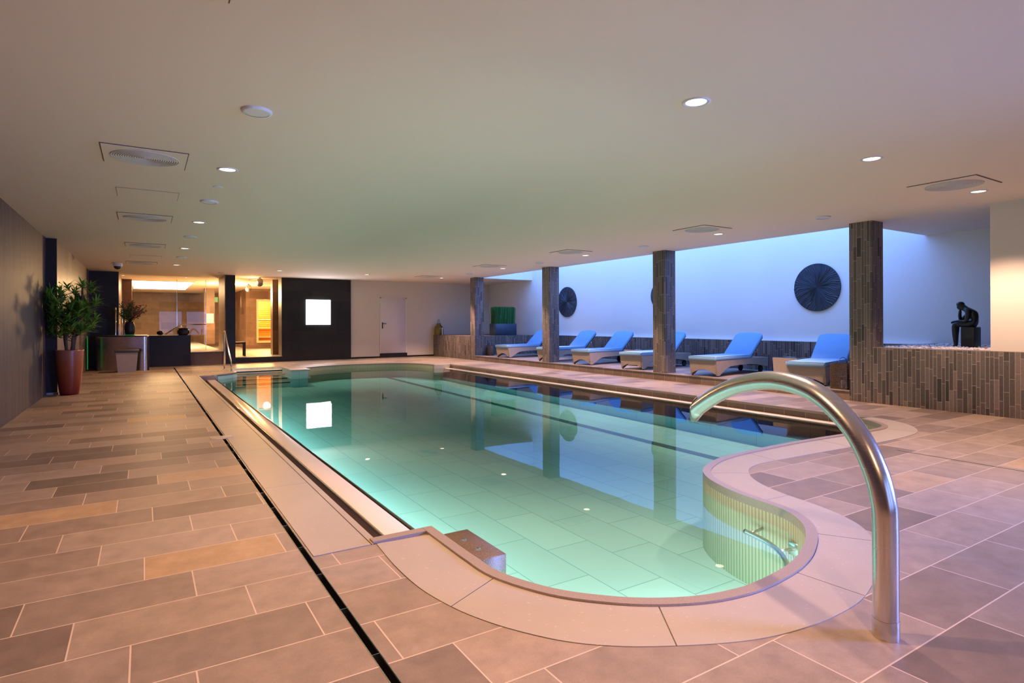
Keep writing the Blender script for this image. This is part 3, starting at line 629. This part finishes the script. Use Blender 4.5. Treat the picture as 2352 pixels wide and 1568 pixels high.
# ================================================================== WALL DISCS
def wall_disc(y, z, seed, lab, R_=0.5):
    rnd = random.Random(seed)
    t = thing('wall_disc', lab, 'wall art', (12.0, y, z), 0, 'carved round discs on the lounge wall')
    NA, NR = 480, 26; vs = [(-0.036, 0, 0)]; fs = []
    ph = [rnd.uniform(0, 6.28) for _ in range(8)]
    for i in range(1, NR + 1):
        r = R_ * i / NR
        for k in range(NA):
            a = 2 * PI * k / NA
            aa = a + 0.07 * math.sin(16 * r + ph[0] + 2 * math.sin(3 * a + ph[1])) * min(1, r * 3)
            h = max(0.0, math.sin(58 * aa + ph[2] + 1.5 * math.sin(5 * a))) ** 3 * (0.6 + 0.4 * math.sin(17 * a + ph[3]))
            h = h * 0.017 * min(1.0, r / 0.16)
            vs.append((-0.030 - h, -r * math.cos(a), r * math.sin(a)))
    for k in range(NA): fs.append((0, 1 + k, 1 + (k + 1) % NA))
    for i in range(NR - 1):
        for k in range(NA):
            a0 = 1 + i * NA; fs.append((a0 + k, a0 + NA + k, a0 + NA + (k + 1) % NA, a0 + (k + 1) % NA))
    o = MB().add(vs, fs, True).build('carved_face', 'bluedisc', t)
    rim = MB(); n = 96
    vs = [(-0.034, R_ * math.cos(2 * PI * k / n), R_ * math.sin(2 * PI * k / n)) for k in range(n)] + [(-0.004, R_ * math.cos(2 * PI * k / n), R_ * math.sin(2 * PI * k / n)) for k in range(n)]
    rim.add(vs, [(k, (k + 1) % n, n + (k + 1) % n, n + k) for k in range(n)] + [tuple(range(n, 2 * n))], False); rim.build('edge_band', 'bluedisc', t)
wall_disc(7.057, 1.975, 3, 'big round black carved disc with wavy rays, nearest on the blue-lit wall')
wall_disc(11.43, 1.985, 5, 'round black carved disc almost hidden behind a column', 0.385)
wall_disc(15.652, 1.95, 8, 'round black carved disc farthest along the blue-lit wall')

# ================================================================== STATUE AND PEBBLES
st = thing('statue', 'small dark statue of a seated figure resting its head, on a block among pebbles', 'statue', (10.62, 3.755, 0.83))
MB().rbox(-0.12, 0.012, 0.0, 0.12, 0.19, 0.335, 0.012, 2).build('block', 'bronze', st)
def skin(name, nodes, edges, root, m, parent, sub=2):
    me = bpy.data.meshes.new(name); me.from_pydata([p for p, _ in nodes], edges, []); o = bpy.data.objects.new(name, me); C.objects.link(o); o.parent = parent
    o.modifiers.new('skin', 'SKIN'); 
    for i, (_, r) in enumerate(nodes):
        sv = me.skin_vertices[0].data[i]; sv.radius = (r * 1.26, r * 1.26); sv.use_root = (i == root)
    o.modifiers['skin'].use_smooth_shade = True
    s = o.modifiers.new('sub', 'SUBSURF'); s.levels = sub; s.render_levels = sub; me.materials.append(M[m]); return o
# local axes: y forward (knees), z up, x sideways (camera on -x side)
N = [((0, 0.075, 0.385), 0.062), ((0, 0.062, 0.46), 0.054), ((0, 0.075, 0.53), 0.062), ((0, 0.115, 0.585), 0.050), ((0, 0.165, 0.617), 0.028), ((0, 0.215, 0.640), 0.043), ((0, 0.245, 0.672), 0.044), ((0, 0.255, 0.628), 0.030),
     ((-0.05, 0.085, 0.372), 0.045), ((-0.062, 0.20, 0.378), 0.040), ((-0.062, 0.292, 0.372), 0.032), ((-0.062, 0.285, 0.22), 0.028), ((-0.062, 0.275, 0.05), 0.018), ((-0.062, 0.335, 0.022), 0.017),
     ((0.05, 0.085, 0.372), 0.045), ((0.062, 0.20, 0.385), 0.040), ((0.062, 0.30, 0.378), 0.032), ((0.062, 0.315, 0.22), 0.028), ((0.062, 0.31, 0.05), 0.018), ((0.062, 0.37, 0.022), 0.017),
     ((-0.085, 0.105, 0.572), 0.034), ((-0.105, 0.10, 0.49), 0.026), ((-0.095, 0.13, 0.415), 0.022), ((-0.075, 0.225, 0.425), 0.019), ((-0.06, 0.305, 0.415), 0.014), ((-0.06, 0.335, 0.392), 0.013),
     ((0.085, 0.12, 0.572), 0.034), ((0.09, 0.195, 0.50), 0.026), ((0.065, 0.258, 0.425), 0.022), ((0.035, 0.255, 0.52), 0.019), ((0.015, 0.24, 0.60), 0.016)]
E_ = [(0, 1), (1, 2), (2, 3), (3, 4), (4, 5), (5, 6), (5, 7), (0, 8), (8, 9), (9, 10), (10, 11), (11, 12), (12, 13), (0, 14), (14, 15), (15, 16), (16, 17), (17, 18), (18, 19), (3, 20), (20, 21), (21, 22), (22, 23), (23, 24), (24, 25), (3, 26), (26, 27), (27, 28), (28, 29), (29, 30)]
skin('figure', N, E_, 0, 'bronze', st)
hr = MB(); b = bmesh.new(); bmesh.ops.create_icosphere(b, subdivisions=3, radius=0.05)
for v in b.verts: v.co *= 1 + 0.10 * noise.noise(v.co * 60)
hr.bm(b, True, Matrix.Translation((0, 0.232, 0.680)) @ Matrix.Diagonal((0.95, 1.05, 0.85, 1))); hr.build('hair', 'bronze', st)
pb = MB(); rnd = random.Random(11); b0 = bmesh.new(); bmesh.ops.create_icosphere(b0, subdivisions=1, radius=1); b0.verts.index_update()
bv = [v.co.copy() for v in b0.verts]; bf = [tuple(v.index for v in f.verts) for f in b0.faces]; b0.free()
for _ in range(2300):
    x, y = rnd.uniform(9.76, 11.95), rnd.uniform(2.4, 4.68); r = rnd.uniform(0.014, 0.032); z = 0.83 + rnd.uniform(0.0, 0.028)
    mt = Matrix.Translation((x, y, z)) @ Matrix.Rotation(rnd.uniform(0, 6.28), 3, 'Z').to_4x4() @ Matrix.Diagonal((r * 1.3, r, r * 0.75, 1))
    pb.add([mt @ (p * (1 + 0.18 * noise.noise(p * 1.5 + Vector((x, y, 0)) * 9))) for p in bv], bf, True)
tag(pb.build('pebbles', 'pebble'), 'bed of white pebbles around the seated statue', 'pebbles', kind='stuff')

# ================================================================== GRASS PLANTER, LANTERNS, JUG
gp = thing('grass_planter', 'square dark planter of upright clipped green grass on the far bed', 'planter', (10.975, 18.10, 0.818))
bx = MB(); bx.rbox(-0.44, -0.2, 0, 0.44, 0.24, 0.415, 0.008, 1); bx.build('planter_box', 'planter', gp)
MB().box(-0.42, -0.18, 0.416, 0.42, 0.22, 0.42).build('soil', 'soil', gp)
gs = MB(); rnd = random.Random(5)
for _ in range(2600):
    x, y = rnd.uniform(-0.40, 0.40), rnd.uniform(-0.17, 0.21); h = rnd.uniform(0.52, 0.605); a = rnd.uniform(0, PI); dx, dy = math.cos(a) * 0.005, math.sin(a) * 0.005; lx, ly = rnd.uniform(-0.03, 0.03), rnd.uniform(-0.03, 0.03)
    gs.add([(x - dx, y - dy, 0.42), (x + dx, y + dy, 0.42), (x + dx + lx, y + dy + ly, 0.42 + h), (x - dx + lx, y - dy + ly, 0.42 + h)], [(0, 1, 2, 3)])
gs.build('grass', 'grass', gp)

lt = thing('lantern', 'rusty lattice box lantern on the platform beside the nearest column', 'lantern', (9.66, 5.26, PZ))
lm = MB(); s = 0.13; H_ = 0.41
for k in range(12):
    u = -s + 2 * s * k / 11
    for fx in (-s, s): lm.box(fx - 0.003, u - 0.004, 0.0, fx + 0.003, u + 0.004, H_); lm.box(u - 0.004, fx - 0.003, 0.0, u + 0.004, fx + 0.003, H_)
for k in range(17):
    z = H_ * k / 16
    for fx in (-s, s): lm.box(fx - 0.003, -s, z - 0.004 if k else 0, fx + 0.003, s, z + 0.004); lm.box(-s, fx - 0.003, z - 0.004 if k else 0, s, fx + 0.003, z + 0.004)
lm.build('lattice', 'rust', lt)
MB().box(-s, -s, 0.0, s, s, 0.012).build('base_plate', 'rust', lt)
MB().lathe([(0.035, 0.012), (0.035, 0.14), (0.0, 0.145)], 16).build('candle', 'white', lt)
MB().tube([(s * math.cos(PI * k / 12), 0, H_ + 0.10 * math.sin(PI * k / 12)) for k in range(13)], 0.005, 6).build('handle', 'rust', lt)
l2 = thing('lantern', 'dark round lantern with a wire handle at the foot of the farthest column', 'lantern', (9.98, 17.30, PZ))
MB().lathe([(0.0, 0.0), (0.12, 0.0), (0.125, 0.02), (0.12, 0.32), (0.11, 0.33)], 28).build('body', 'rust', l2)
MB().tube([(0.12 * math.cos(PI * k / 14), 0.0, 0.30 - 0.15 * math.sin(PI * k / 14) * 1.0) for k in range(15)], 0.004, 6).build('handle', 'chrome', l2)
jg = thing('jug', 'old brass jug with a ring handle on the far corner of the low wall', 'jug', (9.42, 20.6, 0.818))
jg.location = (9.60, 20.62, 0.815)
MB().lathe([(0.0, 0), (0.17, 0.0), (0.18, 0.03), (0.175, 0.22), (0.16, 0.30), (0.09, 0.37), (0.075, 0.43), (0.085, 0.44)], 32).build('body', 'brass', jg)
MB().tube([(0, 0.085 * math.cos(2 * PI * k / 24), 0.50 + 0.09 * math.sin(2 * PI * k / 24)) for k in range(25)], 0.008, 8, False).build('ring_handle', 'rust', jg)
cd = MB(); cd.lathe([(0.018, 0), (0.018, 0.24), (0.026, 0.25), (0.026, 0.27), (0.0, 0.275)], 14); o = cd.build('candle', 'white', loc=(9.60, 20.30, 0.815)); tag(o, 'thin white candle in front of the brass jug', 'candle')
bt = MB(); bt.lathe([(0.0, 0), (0.05, 0.0), (0.05, 0.24), (0.02, 0.32), (0.02, 0.45), (0, 0.45)], 16); o = bt.build('bottle', 'black', loc=(10.08, 18.35, 0.818)); tag(o, 'slim black bottle between the farthest column and the grass planter', 'bottle')

# ================================================================== POTTED PLANT
pt = thing('potted_dracaena', 'tall leafy dracaena in a tapering copper-red pot by the left wall', 'potted plant', (-1.135, 13.20, 0))
MB().lathe([(0.0, 0.0), (0.135, 0.0), (0.146, 0.03), (0.172, 0.22), (0.197, 0.48), (0.213, 0.78), (0.213, 0.80), (0.198, 0.80), (0.194, 0.74)], 48).build('pot', 'terracotta', pt)
MB().lathe([(0.194, 0.755), (0.0, 0.77)], 32).build('soil', 'soil', pt)
rnd = random.Random(21); lf = MB()
def leaf(p, d, L, w):
    d = d.normalized(); s_ = d.cross(UP); s_ = s_.normalized() if s_.length > 0.05 else Vector((1, 0, 0))
    vs = []; q = Vector(p); dd = d.copy()
    for i, ww in enumerate((0.5, 1.0, 0.85, 0.5, 0.03)):
        vs += [q - s_ * w * ww, q + s_ * w * ww]; q = q + dd * (L / 4); dd = (dd + Vector((0, 0, -0.16))).normalized()
    lf.add(vs, [(2 * i, 2 * i + 1, 2 * i + 3, 2 * i + 2) for i in range(4)], True)
def rosette(p, up, n):
    for k in range(n):
        a = 2.4 * k + rnd.uniform(-0.3, 0.3); e = rnd.uniform(0.05, 1.1)
        h = Vector((math.cos(a), math.sin(a), 0)); leaf(p + up * rnd.uniform(-0.05, 0.05), h * math.cos(e) + up * math.sin(e) * 1.0, rnd.uniform(0.15, 0.24), rnd.uniform(0.010, 0.016))
for i, (a, lean, top) in enumerate(((0.3, 0.16, 1.95), (2.2, 0.2, 1.72), (4.1, 0.15, 1.80), (5.3, 0.24, 1.50))):
    d0 = Vector((math.cos(a), math.sin(a), 0)); pts = [d0 * 0.06 + Vector((0, 0, 0.76))]
    for k in range(1, 7):
        t_ = k / 6; pts.append(d0 * (0.06 + lean * t_) + Vector((rnd.uniform(-0.02, 0.02), rnd.uniform(-0.02, 0.02), 0.76 + (top - 0.76) * t_)))
    sm_ = MB(); sm_.tube(catmull(pts, 3), [0.026 - 0.012 * k / (len(pts) * 3 - 3) for k in range((len(pts) - 1) * 3 + 1)], 8)
    rosette(pts[-1], UP, 36)
    for k in range(23):
        t_ = rnd.uniform(0.2, 1.0); j_ = t_ * 6; q = pts[int(j_)].lerp(pts[min(6, int(j_) + 1)], j_ % 1)
        b_ = rnd.uniform(0, 2 * PI); out = Vector((math.cos(b_), math.sin(b_), 0)); tip = q + out * rnd.uniform(0.10, 0.30) + UP * rnd.uniform(0.04, 0.16)
        sm_.tube([q, q.lerp(tip, 0.5) + UP * -0.01, tip], [0.008, 0.006, 0.005], 6); rosette(tip, (UP + out * 0.5).normalized(), 28)
    sm_.v = [(max(x, -0.27 if y < 0.12 else -0.16), y, z) for x, y, z in sm_.v]
    sm_.build('stem', 'bark', pt)
lf.v = [(max(x, (-0.315 if y < 0.12 else -0.165) + 0.02 * math.sin(60 * z)) if z > 0 else x, y, z) for x, y, z in lf.v]
lf.build('foliage', 'leaf', pt)

# ================================================================== COUNTER GROUP (back left)
ct = thing('bar_counter', 'curved stainless steel counter with a black top at the back left', 'counter')
CP = catmull([(-1.12, 19.95), (-1.09, 19.55), (-0.85, 19.22), (-0.45, 18.98), (-0.10, 18.86), (0.03, 18.84), (0.085, 18.90), (0.095, 19.05)], 6)
MB().prism(CP + [(0.095, 20.4), (-1.12, 20.4)], 0.0, 0.925).build('front', 'steel', ct)
MB().prism([(-1.15, 20.42)] + [(x - 0.012, y - 0.012) for x, y in CP] + [(0.10, 20.42)], 0.926, 0.955).build('counter_top', 'black', ct)
MB().box(0.096, 18.93, 0.0, 0.125, 20.3, 0.94).build('end_panel', 'black', ct)
lc = thing('low_counter', 'low dark tiled counter wall right of the steel counter', 'counter')
MB().box(0.13, 20.36, 0.0, 1.21, 20.62, 0.905).build('body', 'slate', lc)
MB().box(0.126, 20.345, 0.906, 1.22, 20.63, 0.93).build('counter_top', 'black', lc)
bn = thing('waste_bin', 'tapered grey waste bin with a swing lid before the steel counter', 'bin', (-0.375, 18.58, 0))
b_ = MB(); vs = []
for z, sx, sy in ((0.0, 0.20, 0.13), (0.52, 0.245, 0.165)): vs += [(-sx, -sy, z), (sx, -sy, z), (sx, sy, z), (-sx, sy, z)]
b_.add(vs, [(0, 1, 5, 4), (1, 2, 6, 5), (2, 3, 7, 6), (3, 0, 4, 7), (3, 2, 1, 0), (4, 5, 6, 7)]); b_.build('body', 'greyplastic', bn)
MB().rbox(-0.27, -0.185, 0.525, 0.27, 0.185, 0.60, 0.02, 2).build('lid', 'greyplastic2', bn)
vz = thing('flower_vase', 'dark glossy vase of green and red flowers on the steel counter', 'vase', (-0.33, 19.65, 0.957))
MB().lathe([(0.0, 0.0), (0.10, 0.0), (0.125, 0.10), (0.128, 0.26), (0.10, 0.34), (0.095, 0.38), (0.085, 0.38), (0.085, 0.30)], 28).build('vase', 'black', vz)
MB().lathe([(0.13, 0.0), (0.13, 0.014), (0.0, 0.015)], 24).build('coaster', 'green', vz)
lf2 = MB(); fl2 = MB(); stm = MB(); rnd = random.Random(4)
for k in range(70):
    a = rnd.uniform(0, 6.28); e = rnd.uniform(0.55, 1.5); L = rnd.uniform(0.22, 0.60); d = Vector((math.cos(a) * math.cos(e), math.sin(a) * math.cos(e), math.sin(e)))
    p0 = Vector((0, 0, 0.36)); p1 = p0 + d * L; stm.tube([p0, p0.lerp(p1, 0.5) + UP * 0.02, p1], 0.004, 5)
    red = d.x > 0.15 and rnd.random() < 0.6
    for _ in range(9):
        q = p0.lerp(p1, rnd.uniform(0.5, 1.05)); b = bmesh.new(); bmesh.ops.create_icosphere(b, subdivisions=1, radius=rnd.uniform(0.012, 0.022))
        (fl2 if red else lf2).bm(b, True, Matrix.Translation(q + Vector((rnd.uniform(-.04, .04), rnd.uniform(-.04, .04), rnd.uniform(-.03, .03)))) @ Matrix.Rotation(rnd.uniform(0, 3), 4, 'X') @ Matrix.Diagonal((1, 1, 0.35, 1)))
stm.build('stem', 'bark', vz); lf2.build('foliage', 'grass', vz); fl2.build('blossom', 'redflower', vz)
for k, lab in enumerate(('leftmost of the four upright chrome tubes behind the vase', 'second from left of the four chrome tubes behind the vase', 'third from left of the four chrome tubes behind the vase', 'rightmost of the four chrome tubes behind the vase')):
    o = MB().lathe([(0.018, 0.0), (0.018, 0.78 - 0.02 * k), (0.0, 0.79 - 0.02 * k)], 12).build('chrome_tube', 'chrome', loc=(-0.68 + 0.075 * k, 20.25, 0.957)); tag(o, lab, 'tube', 'upright tubes on the steel counter')
bw = thing('bowl', 'round black covered bowl on the low dark counter', 'bowl', (1.02, 20.48, 0.931))
MB().lathe([(0.0, 0.0), (0.12, 0.0), (0.17, 0.06), (0.165, 0.15), (0.11, 0.19), (0.0, 0.20)], 28).build('body', 'black', bw); MB().lathe([(0.14, 0.185), (0.15, 0.20), (0.08, 0.225), (0.0, 0.23)], 24).build('lid', 'bronze', bw)
o = MB(); b = bmesh.new(); bmesh.ops.create_icosphere(b, subdivisions=3, radius=0.09)
for v in b.verts: v.co *= 1 + 0.25 * noise.noise(v.co * 16)
o.bm(b, True, Matrix.Translation((0, 0, 0.06)) @ Matrix.Diagonal((1, 1, 0.75, 1))); o = o.build('ornament', 'bronze', loc=(0.42, 20.48, 0.945)); tag(o, 'small dark knobbly ornament at the middle of the low counter', 'ornament')
gl = MB(); gl.box(-1.29, 19.4, 0.05, -1.27, 19.43, 0.95); gl = gl.build('light_strip', 'green'); tag(gl, 'thin green glowing light strip behind the copper pot', 'light strip')

# ================================================================== STAIR HANDRAIL
hd = thing('pool_handrail', 'stainless handrail slanting down beside the pool steps', 'handrail')
hp = [(1.915, 18.25, 0.0), (1.915, 18.25, 0.5), (1.915, 18.25, 1.0), (1.916, 18.22, 1.055), (1.918, 18.16, 1.05), (1.94, 17.7, 0.65), (1.965, 17.27, 0.27), (1.97, 17.2, 0.18), (1.97, 17.19, 0.0)]
MB().tube(hp, 0.021, 12).build('rail', 'chrome', hd)
for p in ((1.915, 18.25), (1.97, 17.19)): MB().lathe([(0.05, 0.0), (0.05, 0.012), (0.024, 0.02)], 20, (p[0], p[1], 0)).build('flange', 'chrome', hd)

# ================================================================== TELEVISION SCREEN AND WELLNESS FITTINGS
tv = thing('light_screen', 'glowing white square screen on the dark tiled wall', 'screen', (5.12, 20.8, 1.655))
MB().rbox(-0.41, -0.05, -0.43, 0.41, -0.002, 0.43, 0.004, 1).build('housing', 'screen', tv)
MB().box(-0.40, -0.054, -0.42, 0.40, -0.051, 0.42).build('screen', 'screen', tv)
sn = thing('sauna_cabin', 'sauna with a glass front glowing orange inside', 'sauna')
w_ = MB(); w_.box(3.80, 28.0, 0.18, 4.22, 28.12, CEIL); w_.box(4.22, 28.0, 2.35, 8.3, 28.12, CEIL); w_.box(5.3, 28.0, 0.18, 8.3, 28.12, 2.35); w_.box(3.80, 28.12, 0.18, 3.92, 33.2, CEIL); w_.box(4.22, 28.0, 0.18, 5.3, 28.12, 0.42); w_.build('cabin_wall', 'brownwall', sn)
w_ = MB(); w_.box(4.225, 27.96, 0.425, 4.30, 28.1, 2.345); w_.box(4.30, 27.96, 0.425, 5.295, 28.1, 0.52); w_.box(4.30, 27.96, 2.27, 5.295, 28.1, 2.345); w_.build('door_frame', 'palewood', sn)
MB().box(4.30, 28.02, 0.52, 5.3, 28.03, 2.27).build('door_pane', 'glass', sn)
w_ = MB(); w_.box(3.93, 31.0, 0.2, 7.0, 31.1, 2.6); w_.box(6.9, 28.2, 0.2, 7.0, 31.0, 2.6); w_.build('lining', 'wood', sn)
for k in range(3):
    w_ = MB(); w_.box(3.95, 30.4 - 0.55 * k, 0.2, 6.9, 30.95 - 0.55 * k, 1.45 - 0.42 * k); w_.build('bench', 'wood', sn)
    w_ = MB(); w_.box(3.95, 30.37 - 0.55 * k, 1.45 - 0.42 * k, 6.9, 30.95 - 0.55 * k, 1.50 - 0.42 * k); w_.build('bench_seat', 'palewood', sn)
light('POINT', 'sauna_light', (4.9, 29.6, 2.35), 520, (1, 0.55, 0.17), shadow_soft_size=0.15)
bh = thing('bench', 'dark low bench inside the lit entrance', 'bench', (2.78, 21.65, 0.18))
MB().rbox(-0.29, -0.2, 0.42, 0.12, 0.2, 0.475, 0.005, 1).build('seat', 'darkwood', bh)
for x in (-0.28, 0.07):
    for y in (-0.19, 0.15): MB().box(x, y, 0.0, x + 0.05, y + 0.04, 0.42).build('leg', 'darkwood', bh)
lpn = thing('ceiling_light_panel', 'large luminous panel in the ceiling over the shower area', 'ceiling light')
MB().box(-0.36, 24.5, CEIL - 0.012, 1.575, 30.0, CEIL - 0.008).build('diffuser', 'panelglow', lpn)
fr = MB(); fr.box(-0.40, 24.46, CEIL - 0.014, 1.615, 24.5, CEIL - 0.001); fr.box(-0.40, 30.0, CEIL - 0.014, 1.615, 30.04, CEIL - 0.001); fr.box(1.575, 24.5, CEIL - 0.014, 1.615, 30.0, CEIL - 0.001); fr.box(-0.40, 24.5, CEIL - 0.014, -0.36, 30.0, CEIL - 0.001); fr.build('frame', 'white', lpn)
gs_ = thing('glass_partition', 'clear glass partition standing on the raised shower floor', 'glass partition')
MB().box(-0.30, 22.0, 0.41, 0.915, 22.012, 2.70).build('pane', 'glass', gs_); MB().box(0.925, 22.0, 0.41, 1.75, 22.012, 2.70).build('pane', 'glass', gs_)
MB().box(0.912, 21.995, 0.41, 0.928, 22.017, 2.72).build('post', 'chrome', gs_); MB().box(1.75, 21.995, 0.41, 1.765, 22.017, 2.72).build('post', 'chrome', gs_)
ir = MB(); ir.tube([(0.58, 21.9, 0.93), (1.03, 21.9, 1.25), (1.75, 21.9, 1.25)], 0.02, 10); ir.tube([(1.03, 21.9, 1.25), (1.03, 21.9, 0.41)], 0.014, 8); ir.tube([(0.60, 21.9, 0.95), (0.60, 21.9, 0.41)], 0.014, 8); o = ir.build('inner_handrail', 'chrome'); tag(o, 'handrail sloping up beside the glass partition behind the low counter', 'handrail')
o = MB().box(2.30, 28.485, 1.30, 2.58, 28.495, 1.72).build('paper_notice', 'paper'); tag(o, 'white paper notice on the brown pier beyond the glass', 'notice')
ex = MB(); ex.box(2.62, 28.68, 2.22, 2.76, 28.72, 2.44); ex = ex.build('exit_sign', 'green'); tag(ex, 'small green exit sign beyond the brown pier', 'sign'); 

# ================================================================== CEILING FITTINGS
def downlight(x, y, lab, energy, r=0.098, cone=104, blend=0.5):
    t = thing('downlight', lab, 'ceiling light', (x, y, CEIL), 0, 'recessed round downlights')
    MB().lathe([(r, -0.001), (r, -0.007), (r - 0.012, -0.011), (r - 0.026, -0.004)], 32).build('trim_ring', 'white', t)
    MB().lathe([(r - 0.027, -0.003), (0.0, -0.0028)], 32).build('lens', 'lampglow', t)
    light('SPOT', 'downlight_lamp', (0, 0, -0.03), energy, WARM_L if x < 1 else WARM, parent=t, spot_size=math.radians(cone), spot_blend=blend, shadow_soft_size=0.045)
DE = 330
LR = ['nearest', 'second', 'third', 'fourth']
for (x, y), lab in (((0.722, 6.536), 'nearest lit downlight of the left-hand row'), ((0.72, 10.13), 'second lit downlight of the left-hand row'), ((0.718, 13.753), 'third lit downlight of the left-hand row'), ((0.728, 17.674), 'farthest lit downlight of the left-hand row, near the counter'),
                    ((3.318, 2.829), 'large lit downlight nearest the camera, over the near bay'), ((5.904, 2.933), 'lit downlight over the tiles right of the bay'),
                    ((8.49, 3.0), 'nearest lit downlight of the right-hand row, by the statue corner'), ((8.60, 6.854), 'second lit downlight of the right-hand row'), ((8.644, 10.585), 'third lit downlight of the right-hand row'), ((8.655, 14.288), 'fourth lit downlight of the right-hand row'), ((8.645, 18.332), 'farthest lit downlight of the right-hand row, at the back wall'),
                    ((3.355, 18.082), 'lit downlight over the pool steps'), ((5.989, 18.177), 'lit downlight in front of the white door')):
    downlight(x, y, lab, DE * (0.72 if x < 1 else 1.05 if (x > 8 and y < 4) else 1.95 if x > 8 else 0.98), blend=1.0 if 3 < x < 8 and y < 4 else 0.5, cone=114 if (x > 8 and y < 4) else 100 if x > 8 else 106)
# the same row carries on behind the camera's frame
for x, y in ((0.72, 2.9), (0.72, -0.8)):
    light('SPOT', 'downlight_lamp', (x, y, CEIL - 0.03), DE * 1.25, WARM_L, spot_size=math.radians(113), spot_blend=0.5, shadow_soft_size=0.045)
for x, y, lab in ((-0.542, 22.2, 'small bright star-like downlight left of the luminous panel'), (1.193, 22.25, 'small bright star-like downlight right above the luminous panel')):
    t = thing('downlight', lab, 'ceiling light', (x, y, CEIL)); MB().lathe([(0.05, -0.001), (0.05, -0.008), (0.035, -0.008)], 20).build('trim_ring', 'white', t); MB().lathe([(0.034, -0.006), (0.0, -0.008)], 20).build('lens', 'panelglow', t)
def ceiling_disc(x, y, r, h, lab, name='air_valve', cat='air valve', group='round white ceiling discs'):
    t = thing(name, lab, cat, (x, y, CEIL), 0, group)
    MB().lathe([(r, -0.0005), (r, -h * 0.6), (r * 0.93, -h), (r * 0.80, -h)], 36).build('ring', 'white', t)
    MB().lathe([(r * 0.80, -h * 0.9), (0.0, -h * 0.95)], 36).build('plate', 'white', t)
for x, y, lab in ((0.706, 4.626, 'large white round ceiling disc nearest the camera on the left'), (0.711, 8.343, 'second white round ceiling disc along the left row'), (0.706, 11.864, 'third white round ceiling disc along the left row'), (0.747, 15.563, 'fourth white round ceiling disc along the left row'),
                  (2.01, 19.685, 'white round ceiling disc before the dark entrance pier'), (8.557, 4.944, 'white round ceiling disc nearest the big column'), (8.638, 8.725, 'white round ceiling disc left of the second column'), (8.675, 12.477, 'white round ceiling disc by the third column'), (8.649, 16.307, 'white round ceiling disc by the farthest column'), (7.397, 20.182, 'white round ceiling disc above the white door')):
    ceiling_disc(x, y, 0.105, 0.022, lab)
ceiling_disc(0.717, 7.423, 0.052, 0.008, 'small flat ceiling sensor just beyond the nearest left downlight', 'ceiling_sensor', 'sensor', 'small flat ceiling sensors')
ceiling_disc(0.765, 15.761, 0.052, 0.008, 'small flat ceiling sensor far along the left row', 'ceiling_sensor', 'sensor', 'small flat ceiling sensors')
def vent(x, y, lab):
    t = thing('ceiling_vent', lab, 'air vent', (x, y, CEIL), 0, 'square ceiling vents with round grilles')
    s = 0.33
    MB().box(-s, -s, -0.010, s, s, -0.004).build('panel', 'ceiling', t)
    fr = MB(); e = 0.008
    for a, b_, c_, d_ in ((-s - e, -s - e, s + e, -s), (-s - e, s, s + e, s + e), (-s - e, -s, -s, s), (s, -s, s + e, s)): fr.box(a, b_, -0.006, c_, d_, -0.0005)
    fr.build('shadow_gap', 'rust', t)
    gr_ = MB(); pr_ = []
    for i in range(15):
        r = 0.275 * (1 - i / 15); pr_ += [(r, -0.011), (r, -0.016), (r - 0.009, -0.016), (r - 0.009, -0.011)]
    gr_.lathe(pr_ + [(0.004, -0.011)], 64); gr_.build('round_grille', 'offwhite', t)
for x, y, lab in ((0.02, 2.80, 'ceiling vent cut by the top edge of the picture'), (0.02, 6.45, 'large ceiling vent nearest on the left'), (0.025, 10.1, 'second ceiling vent along the left side'), (0.035, 13.62, 'third ceiling vent along the left side'), (-0.04, 17.5, 'farthest ceiling vent on the left, before the dome camera'),
                  (7.83, 3.0, 'ceiling vent nearest on the right, beside a lit downlight'), (7.93, 6.65, 'second ceiling vent along the right side'), (7.95, 10.25, 'third ceiling vent along the right side'), (7.99, 13.9, 'fourth ceiling vent along the right side'), (8.0, 18.0, 'farthest ceiling vent on the right, near the back wall')):
    vent(x, y, lab)
def hatch(x, y, sx, sy, lab):
    t = thing('ceiling_hatch', lab, 'access hatch', (x, y, CEIL)); MB().box(-sx, -sy, -0.004, sx, sy, -0.001).build('panel', 'ceiling', t)
    fr = MB(); e = 0.004
    for a, b_, c_, d_ in ((-sx - e, -sy - e, sx + e, -sy), (-sx - e, sy, sx + e, sy + e), (-sx - e, -sy, -sx, sy), (sx, -sy, sx + e, sy)): fr.box(a, b_, -0.003, c_, d_, -0.0005)
    fr.build('shadow_gap', 'rust', t)
hatch(0.05, 8.28, 0.31, 0.27, 'flush square access hatch in the ceiling between the first two left vents')
hatch(0.05, 15.9, 0.31, 0.27, 'flush access hatch in the ceiling far along the left side')
dc = thing('dome_camera', 'white dome camera on the ceiling above the counter', 'security camera', (-0.555, 17.9, CEIL))
MB().lathe([(0.10, -0.0005), (0.10, -0.07), (0.085, -0.085)], 28).build('base', 'white', dc); MB().lathe([(0.084, -0.085), (0.075, -0.12), (0.045, -0.15), (0.0, -0.16)], 28).build('dome', 'black', dc)
for x, y, z_, lab in ((3.27, 21.1, 0, 'larger grey ceiling spotlight at the entrance edge'), (3.43, 24.7, 0, 'small grey ceiling spotlight inside the entrance')):
    t = thing('spotlight', lab, 'spotlight', (x, y, CEIL)); MB().lathe([(0.05, -0.001), (0.05, -0.03), (0.012, -0.03), (0.012, -0.08)], 20).build('mount', 'white', t)
    b = bmesh.new(); bmesh.ops.create_cone(b, cap_ends=True, segments=24, radius1=0.11, radius2=0.09, depth=0.2); MB().bm(b, False, Matrix.Translation((0.02, 0, -0.16)) @ Matrix.Rotation(math.radians(62), 4, 'X')).build('head', 'greyplastic', t)
    MB().tube([(0, 0, -0.05), (-0.32, 0.02, -0.09)], 0.012, 8).build('arm', 'white', t)
